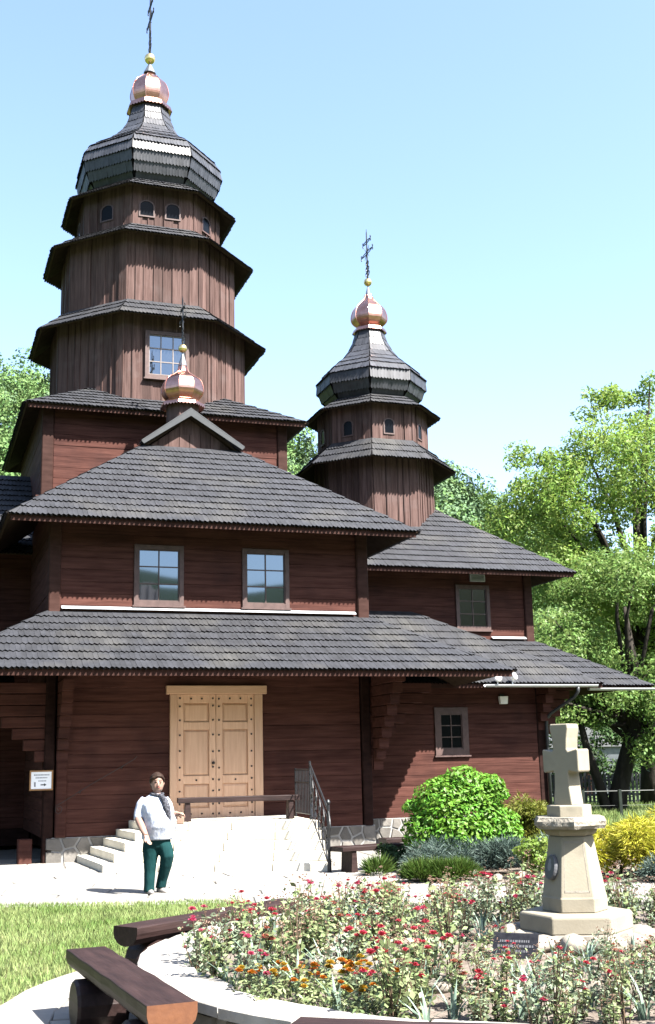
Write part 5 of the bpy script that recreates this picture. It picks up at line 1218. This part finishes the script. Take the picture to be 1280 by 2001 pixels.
# ================================================================== PERSON
def ringtube(rows, n=16):
    """rows: (cx, cy, cz, rx, ry) horizontal-ish ellipses stacked -> closed loft"""
    V = []; m_ = len(rows)
    for cx, cy, cz, rx, ry in rows: V += [(cx + rx * math.cos(2 * math.pi * k / n), cy + ry * math.sin(2 * math.pi * k / n), cz) for k in range(n)]
    F = [(i * n + k, i * n + (k + 1) % n, (i + 1) * n + (k + 1) % n, (i + 1) * n + k) for i in range(m_ - 1) for k in range(n)] + [tuple(range(n - 1, -1, -1)), tuple(range((m_ - 1) * n, m_ * n))]
    return V, F
def remeshed(b, name, m, parent, vox=0.011, it=6):
    o = b.build(name, m, parent, smooth=True); r = o.modifiers.new('remesh', 'REMESH'); r.mode = 'VOXEL'; r.voxel_size = vox; r.use_smooth_shade = True
    s = o.modifiers.new('smooth', 'SMOOTH'); s.factor = 0.5; s.iterations = it; return o
pe = empty('person', (-2.40, 16.28, 0.022), math.radians(8)); pe.scale = (.94, .94, .93); tag(pe, 'standing person in pale blouse, dark scarf and teal trousers', 'person')
# x to the right of the photo, y away, z up. body turned three-quarters towards the right
body = MB()
body.add(*ringtube([(0.02, 0, 1.34, .05, .05), (0.025, 0, 1.40, .052, .055), (0.03, -.005, 1.45, .06, .07)]))          # neck
body.add(*ringtube([(0.03, -.01, 1.40, .045, .05), (0.032, -.015, 1.425, .068, .078), (0.032, -.012, 1.47, .083, .093), (0.03, -.005, 1.53, .088, .10), (0.028, 0, 1.59, .082, .098), (0.026, 0, 1.635, .055, .07), (.026, 0, 1.65, .02, .025)]))   # head
body.obox((0.045, -.108, 1.505), (.012, 0, 0), (0, .016, 0), (0, .006, .024))       # nose
for sx in (-1, 1): body.add(*ringtube([(0.03 + sx * .088, .01, 1.49, .008, .018), (0.03 + sx * .093, .01, 1.515, .012, .022), (0.03 + sx * .09, .01, 1.54, .008, .016)], 8))
body.add(*ringtube([(0, 0, .75, .15, .16), (0, 0, .95, .19, .19), (.02, 0, 1.15, .17, .16), (0.01, .01, 1.30, .13, .13), (.02, 0, 1.38, .05, .05)]))
armR = [(-.165, .02, 1.30), (-.215, .0, 1.12), (-.225, -.07, 1.02), (-.16, -.24, .88), (-.12, -.30, .81)]
armL = [(.14, .06, 1.28), (.20, .04, 1.12), (.215, -.03, 1.045), (.275, -.08, 1.085), (.315, -.10, 1.10)]
body.tube(armR, [.06, .062, .058, .048, .034], 12); body.tube(armL, [.06, .056, .052, .042, .032], 12)
def hand(b, w, d, sp, palm_n, curl, s=1.0):
    w, d, sp, n = Vector(w), Vector(d).normalized(), Vector(sp).normalized(), Vector(palm_n).normalized()
    b.obox(w + d * .045 * s, d * .045 * s, sp * .036 * s, n * .014 * s)
    for i, ln in enumerate((.062, .072, .068, .052)):
        k = w + d * .085 * s + sp * (-.027 + .018 * i) * s; m_ = k + (d * math.cos(curl) + n * math.sin(curl)) * ln * .55 * s; e = m_ + (d * math.cos(curl * 2) + n * math.sin(curl * 2)) * ln * .5 * s; b.tube([k, m_, e], [.0095 * s, .0085 * s, .007 * s], 8)
    k = w + d * .03 * s - sp * .034 * s; b.tube([k, k - sp * .022 * s + d * .03 * s, k - sp * .024 * s + d * .058 * s + n * .012], [.012 * s, .010 * s, .008 * s], 8)
hand(body, (-.12, -.30, .81), (.35, -.1, -.93), (.6, .6, .2), (.5, -.6, .1), .5); hand(body, (.31, -.10, 1.10), (.95, -.1, -.15), (0, 1, .1), (-.1, 0, -1), .75)
body.add(*ringtube([(-.075, -.03, .04, .042, .045), (-.065, -.025, .3, .055, .06), (-.04, 0, .8, .09, .1)])); body.add(*ringtube([(.09, .10, .05, .042, .045), (.11, .08, .16, .048, .05), (.155, -.02, .36, .055, .06), (.172, -.06, .50, .065, .07), (.08, 0, .8, .09, .1)]))
remeshed(body, 'body', 'skin', pe, 0.0085, 2)
# eyes, brows, lips
for sx in (-1, 1):
    b = MB(); b.tube([(0.043 + sx * .033 - .014, -.102 + abs(sx) * .004, 1.535), (0.043 + sx * .033, -.106, 1.537), (0.043 + sx * .033 + .014, -.100, 1.535)], .006, 6); b.build('eye', 'hair', pe)
    b = MB(); b.tube([(0.043 + sx * .034 - .019, -.100, 1.556), (0.043 + sx * .034, -.103, 1.561), (0.043 + sx * .034 + .019, -.097, 1.556)], .004, 5); b.build('brow', 'hair', pe)
b = MB(); b.tube([(0.02, -.097, 1.465), (0.043, -.105, 1.462), (0.068, -.097, 1.466)], .0065, 6); b.build('mouth', 'lips', pe)
hb = MB(); hb.add(*ringtube([(0.027, .04, 1.445, .082, .06), (0.027, .032, 1.49, .100, .078), (0.027, .026, 1.54, .106, .090), (0.027, .016, 1.59, .104, .101), (0.026, .008, 1.633, .086, .092), (0.026, .003, 1.662, .052, .058), (.026, 0, 1.680, .018, .02)]))
hb.tube([(-.078, -.035, 1.535), (-.064, -.072, 1.575), (-.03, -.098, 1.602), (.03, -.104, 1.622), (.085, -.078, 1.618), (.122, -.04, 1.58), (.126, -.015, 1.53)], [.012, .018, .019, .016, .016, .016, .010], 8)
hb.tube([(.03, -.10, 1.622), (-.01, -.108, 1.592), (-.035, -.104, 1.573)], [.012, .012, .005], 8)
remeshed(hb, 'hair', 'hair', pe, .008, 2)
bl_ = MB()
bl_.add(*ringtube([(0.04, 0, .735, .225, .215), (0.045, -.01, .80, .236, .225), (0.065, -.04, .92, .24, .245), (0.07, -.05, 1.02, .232, .245), (0.045, -.045, 1.12, .218, .23), (0.015, -.02, 1.22, .205, .195), (0.0, .01, 1.29, .178, .145), (0.01, .015, 1.335, .13, .11), (0.02, .01, 1.375, .075, .08)], 24))
bl_.tube([(-.13, .02, 1.30), (-.185, .01, 1.22), (-.215, 0, 1.11), (-.222, -.05, 1.02)], [.075, .085, .082, .078], 14)
bl_.tube([(.12, .05, 1.29), (.175, .05, 1.20), (.205, .03, 1.10), (.215, -.01, 1.06)], [.075, .078, .072, .068], 14)
remeshed(bl_, 'blouse', 'blouse', pe, .013, 5)
tr = MB()
tr.add(*ringtube([(0.02, 0, .62, .165, .15), (0.03, 0, .70, .19, .175), (0.035, -.005, .78, .195, .185), (.035, 0, .84, .18, .17)], 20))
tr.add(*ringtube([(-.075, -.03, .025, .078, .10), (-.072, -.03, .12, .074, .092), (-.065, -.025, .30, .082, .092), (-.06, -.02, .45, .098, .105), (-.05, -.01, .60, .125, .135), (-.02, 0, .74, .14, .16)], 18))
tr.add(*ringtube([(.085, .10, .055, .075, .09), (.105, .08, .16, .075, .088), (.155, -.02, .36, .088, .095), (.175, -.07, .50, .098, .105), (.14, -.04, .62, .115, .13), (.08, 0, .74, .13, .16)], 18))
remeshed(tr, 'trousers', 'trousers', pe, .013, 5)
for i, (cx, cy, z, a) in enumerate(((-.065, -.06, .0, .35), (.10, .07, .0, .5))):
    sh_ = MB(); sh_.add(*ringtube([(0, 0, 0, .045, .125), (0, 0, .03, .048, .128), (0, .02, .055, .042, .095), (0, .05, .08, .036, .055)], 16)); o = sh_.build('shoe', 'shoe', pe, smooth=True); o.location = (cx, cy, z); o.rotation_euler = (0, 0, a)
sc = MB(); sc.tube([(-.06, .05, 1.375), (-.045, -.075, 1.37), (.03, -.11, 1.355), (.10, -.075, 1.36), (.115, .03, 1.37), (.06, .1, 1.375), (-.03, .1, 1.38), (-.06, .05, 1.375)], .02, 10)
sc.tube([(.08, -.10, 1.355), (.135, -.16, 1.28), (.165, -.215, 1.18), (.185, -.225, 1.08), (.20, -.21, .98)], [.03, .05, .055, .045, .03], 12)
remeshed(sc, 'scarf', 'scarf', pe, .011, 4)
# the small bag held in the raised hand
t = empty('handbag', (pe.location.x + .345, pe.location.y - .06, 0.845 + .022), math.radians(8)); tag(t, 'small pale bag held in the raised hand of the person', 'bag')
b = MB(); b.poly([(-.045, -.03, .03), (.05, -.03, .03), (.055, -.03, .13), (-.04, -.03, .13)], (0, .06, 0)); b.build('pouch', 'drybud', t, bevel=0.012)
b = MB(); b.tube([(-.03, 0, .125), (-.02, 0, .175), (.025, 0, .178), (.045, 0, .125)], .006, 6); b.build('strap', 'drybud', t)

# ================================================================== WOODED HILLS
def conifer_v(x, y, z, h, r, g, n):
    k = g.random(n) ** 0.75; a = g.uniform(0, 6.28, n); rr_ = r * (1 - k) * g.uniform(.55, 1.05, n) + .15
    p = np.stack([x + rr_ * np.cos(a), y + rr_ * np.sin(a), z + h * (.12 + .88 * k)], 1)
    d = np.stack([np.cos(a), np.sin(a), np.full(n, -.35)], 1); s = np.stack([-np.sin(a), np.cos(a), np.zeros(n)], 1); sz = (.5 + 1.1 * (1 - k))[:, None] * g.uniform(.7, 1.3, (n, 1)) * r / 6.5
    return np.stack([p - d * sz * .5, p + s * sz * .4, p + d * sz * .7, p - s * sz * .4], 1).reshape(-1, 3)
def broad_v(x, y, z, h, r, g, n):
    vs = []
    for _ in range(9):
        c = np.array([x, y, z + h * .62]) + g.normal(size=3) * np.array([r * .42, r * .42, h * .17]); p, d = ell(n // 9, c, (r * .5, r * .5, r * .48), .6, g); vs.append(leaves(p, r * .10, .75, .3, d, jitter=.6, rg=g))
    return np.concatenate(vs)
g = np.random.default_rng(9); allv = {0: [], 1: [], 2: []}
for az0, az1, n in ((-18, -11.5, 130), (-6, 3, 120), (3, 13, 190)):
    for _ in range(n):
        az = math.radians(g.uniform(az0, az1)); d = 84 + 60 * g.random() ** .8; x, y = d * math.sin(az), d * math.cos(az)
        z = terr_h(x, y)
        if z < 2.0: continue
        con = g.random() < (0.42 if d > 115 else .15); sc_ = g.uniform(.8, 1.3)
        if con: allv[2 if g.random() < .35 else 0].append(conifer_v(x, y, z - .5, 7.6 * sc_, 2.0 * sc_, g, 800))
        else: allv[1 if g.random() < .62 else 0].append(broad_v(x, y, z - .5, 7.0 * sc_, 3.0 * sc_, g, 1500))
V_ = np.concatenate([np.concatenate(allv[k]) for k in (0, 1, 2)]); mi = np.concatenate([np.full(sum(len(q) for q in allv[k]) // 4, k) for k in (0, 1, 2)])
fo = np_obj('forest', V_, 4, None, mats=['woods_dark', 'woods_light', 'woods_grey'], mi=mi); tag(fo, 'mixed wood covering the hills behind the church', 'forest', kind='stuff')
# house behind the viewer whose tiled roof shows in the window glass
t = empty('tiled_house', W(5.6, 44.5, 0), TH + .2); tag(t, 'house with red tiled roof mirrored in the upper left window', 'house')
b = MB(); b.box(-3, 3, -3, 3, 0, 8.2); b.build('wall', 'plaster', t)
b = MB(); b.add([(-3.6, -3.6, 8.1), (3.6, -3.6, 8.1), (3.6, 3.6, 8.1), (-3.6, 3.6, 8.1), (0, 0, 10.7)], [(0, 1, 4), (1, 2, 4), (2, 3, 4), (3, 0, 4), (3, 2, 1, 0)]); b.build('roof', 'redtile', t)
tl = MB()
for k in range(18):
    for s in (0,):
        x = -3.4 + k * .4; tp = 1 - abs(x) / 3.6; tl.tube([(x, 3.66, 8.12), (x, 3.66 - 3.6 * tp, 8.12 + 2.62 * tp)], .09, 6)
tl.build('tile_rows', 'redtile', t)
for x in (-1.5, 1.5): b = MB(); b.box(x - .5, x + .5, 3.0, 3.04, 4.6, 6.1); b.build('window', 'glassdim', t)
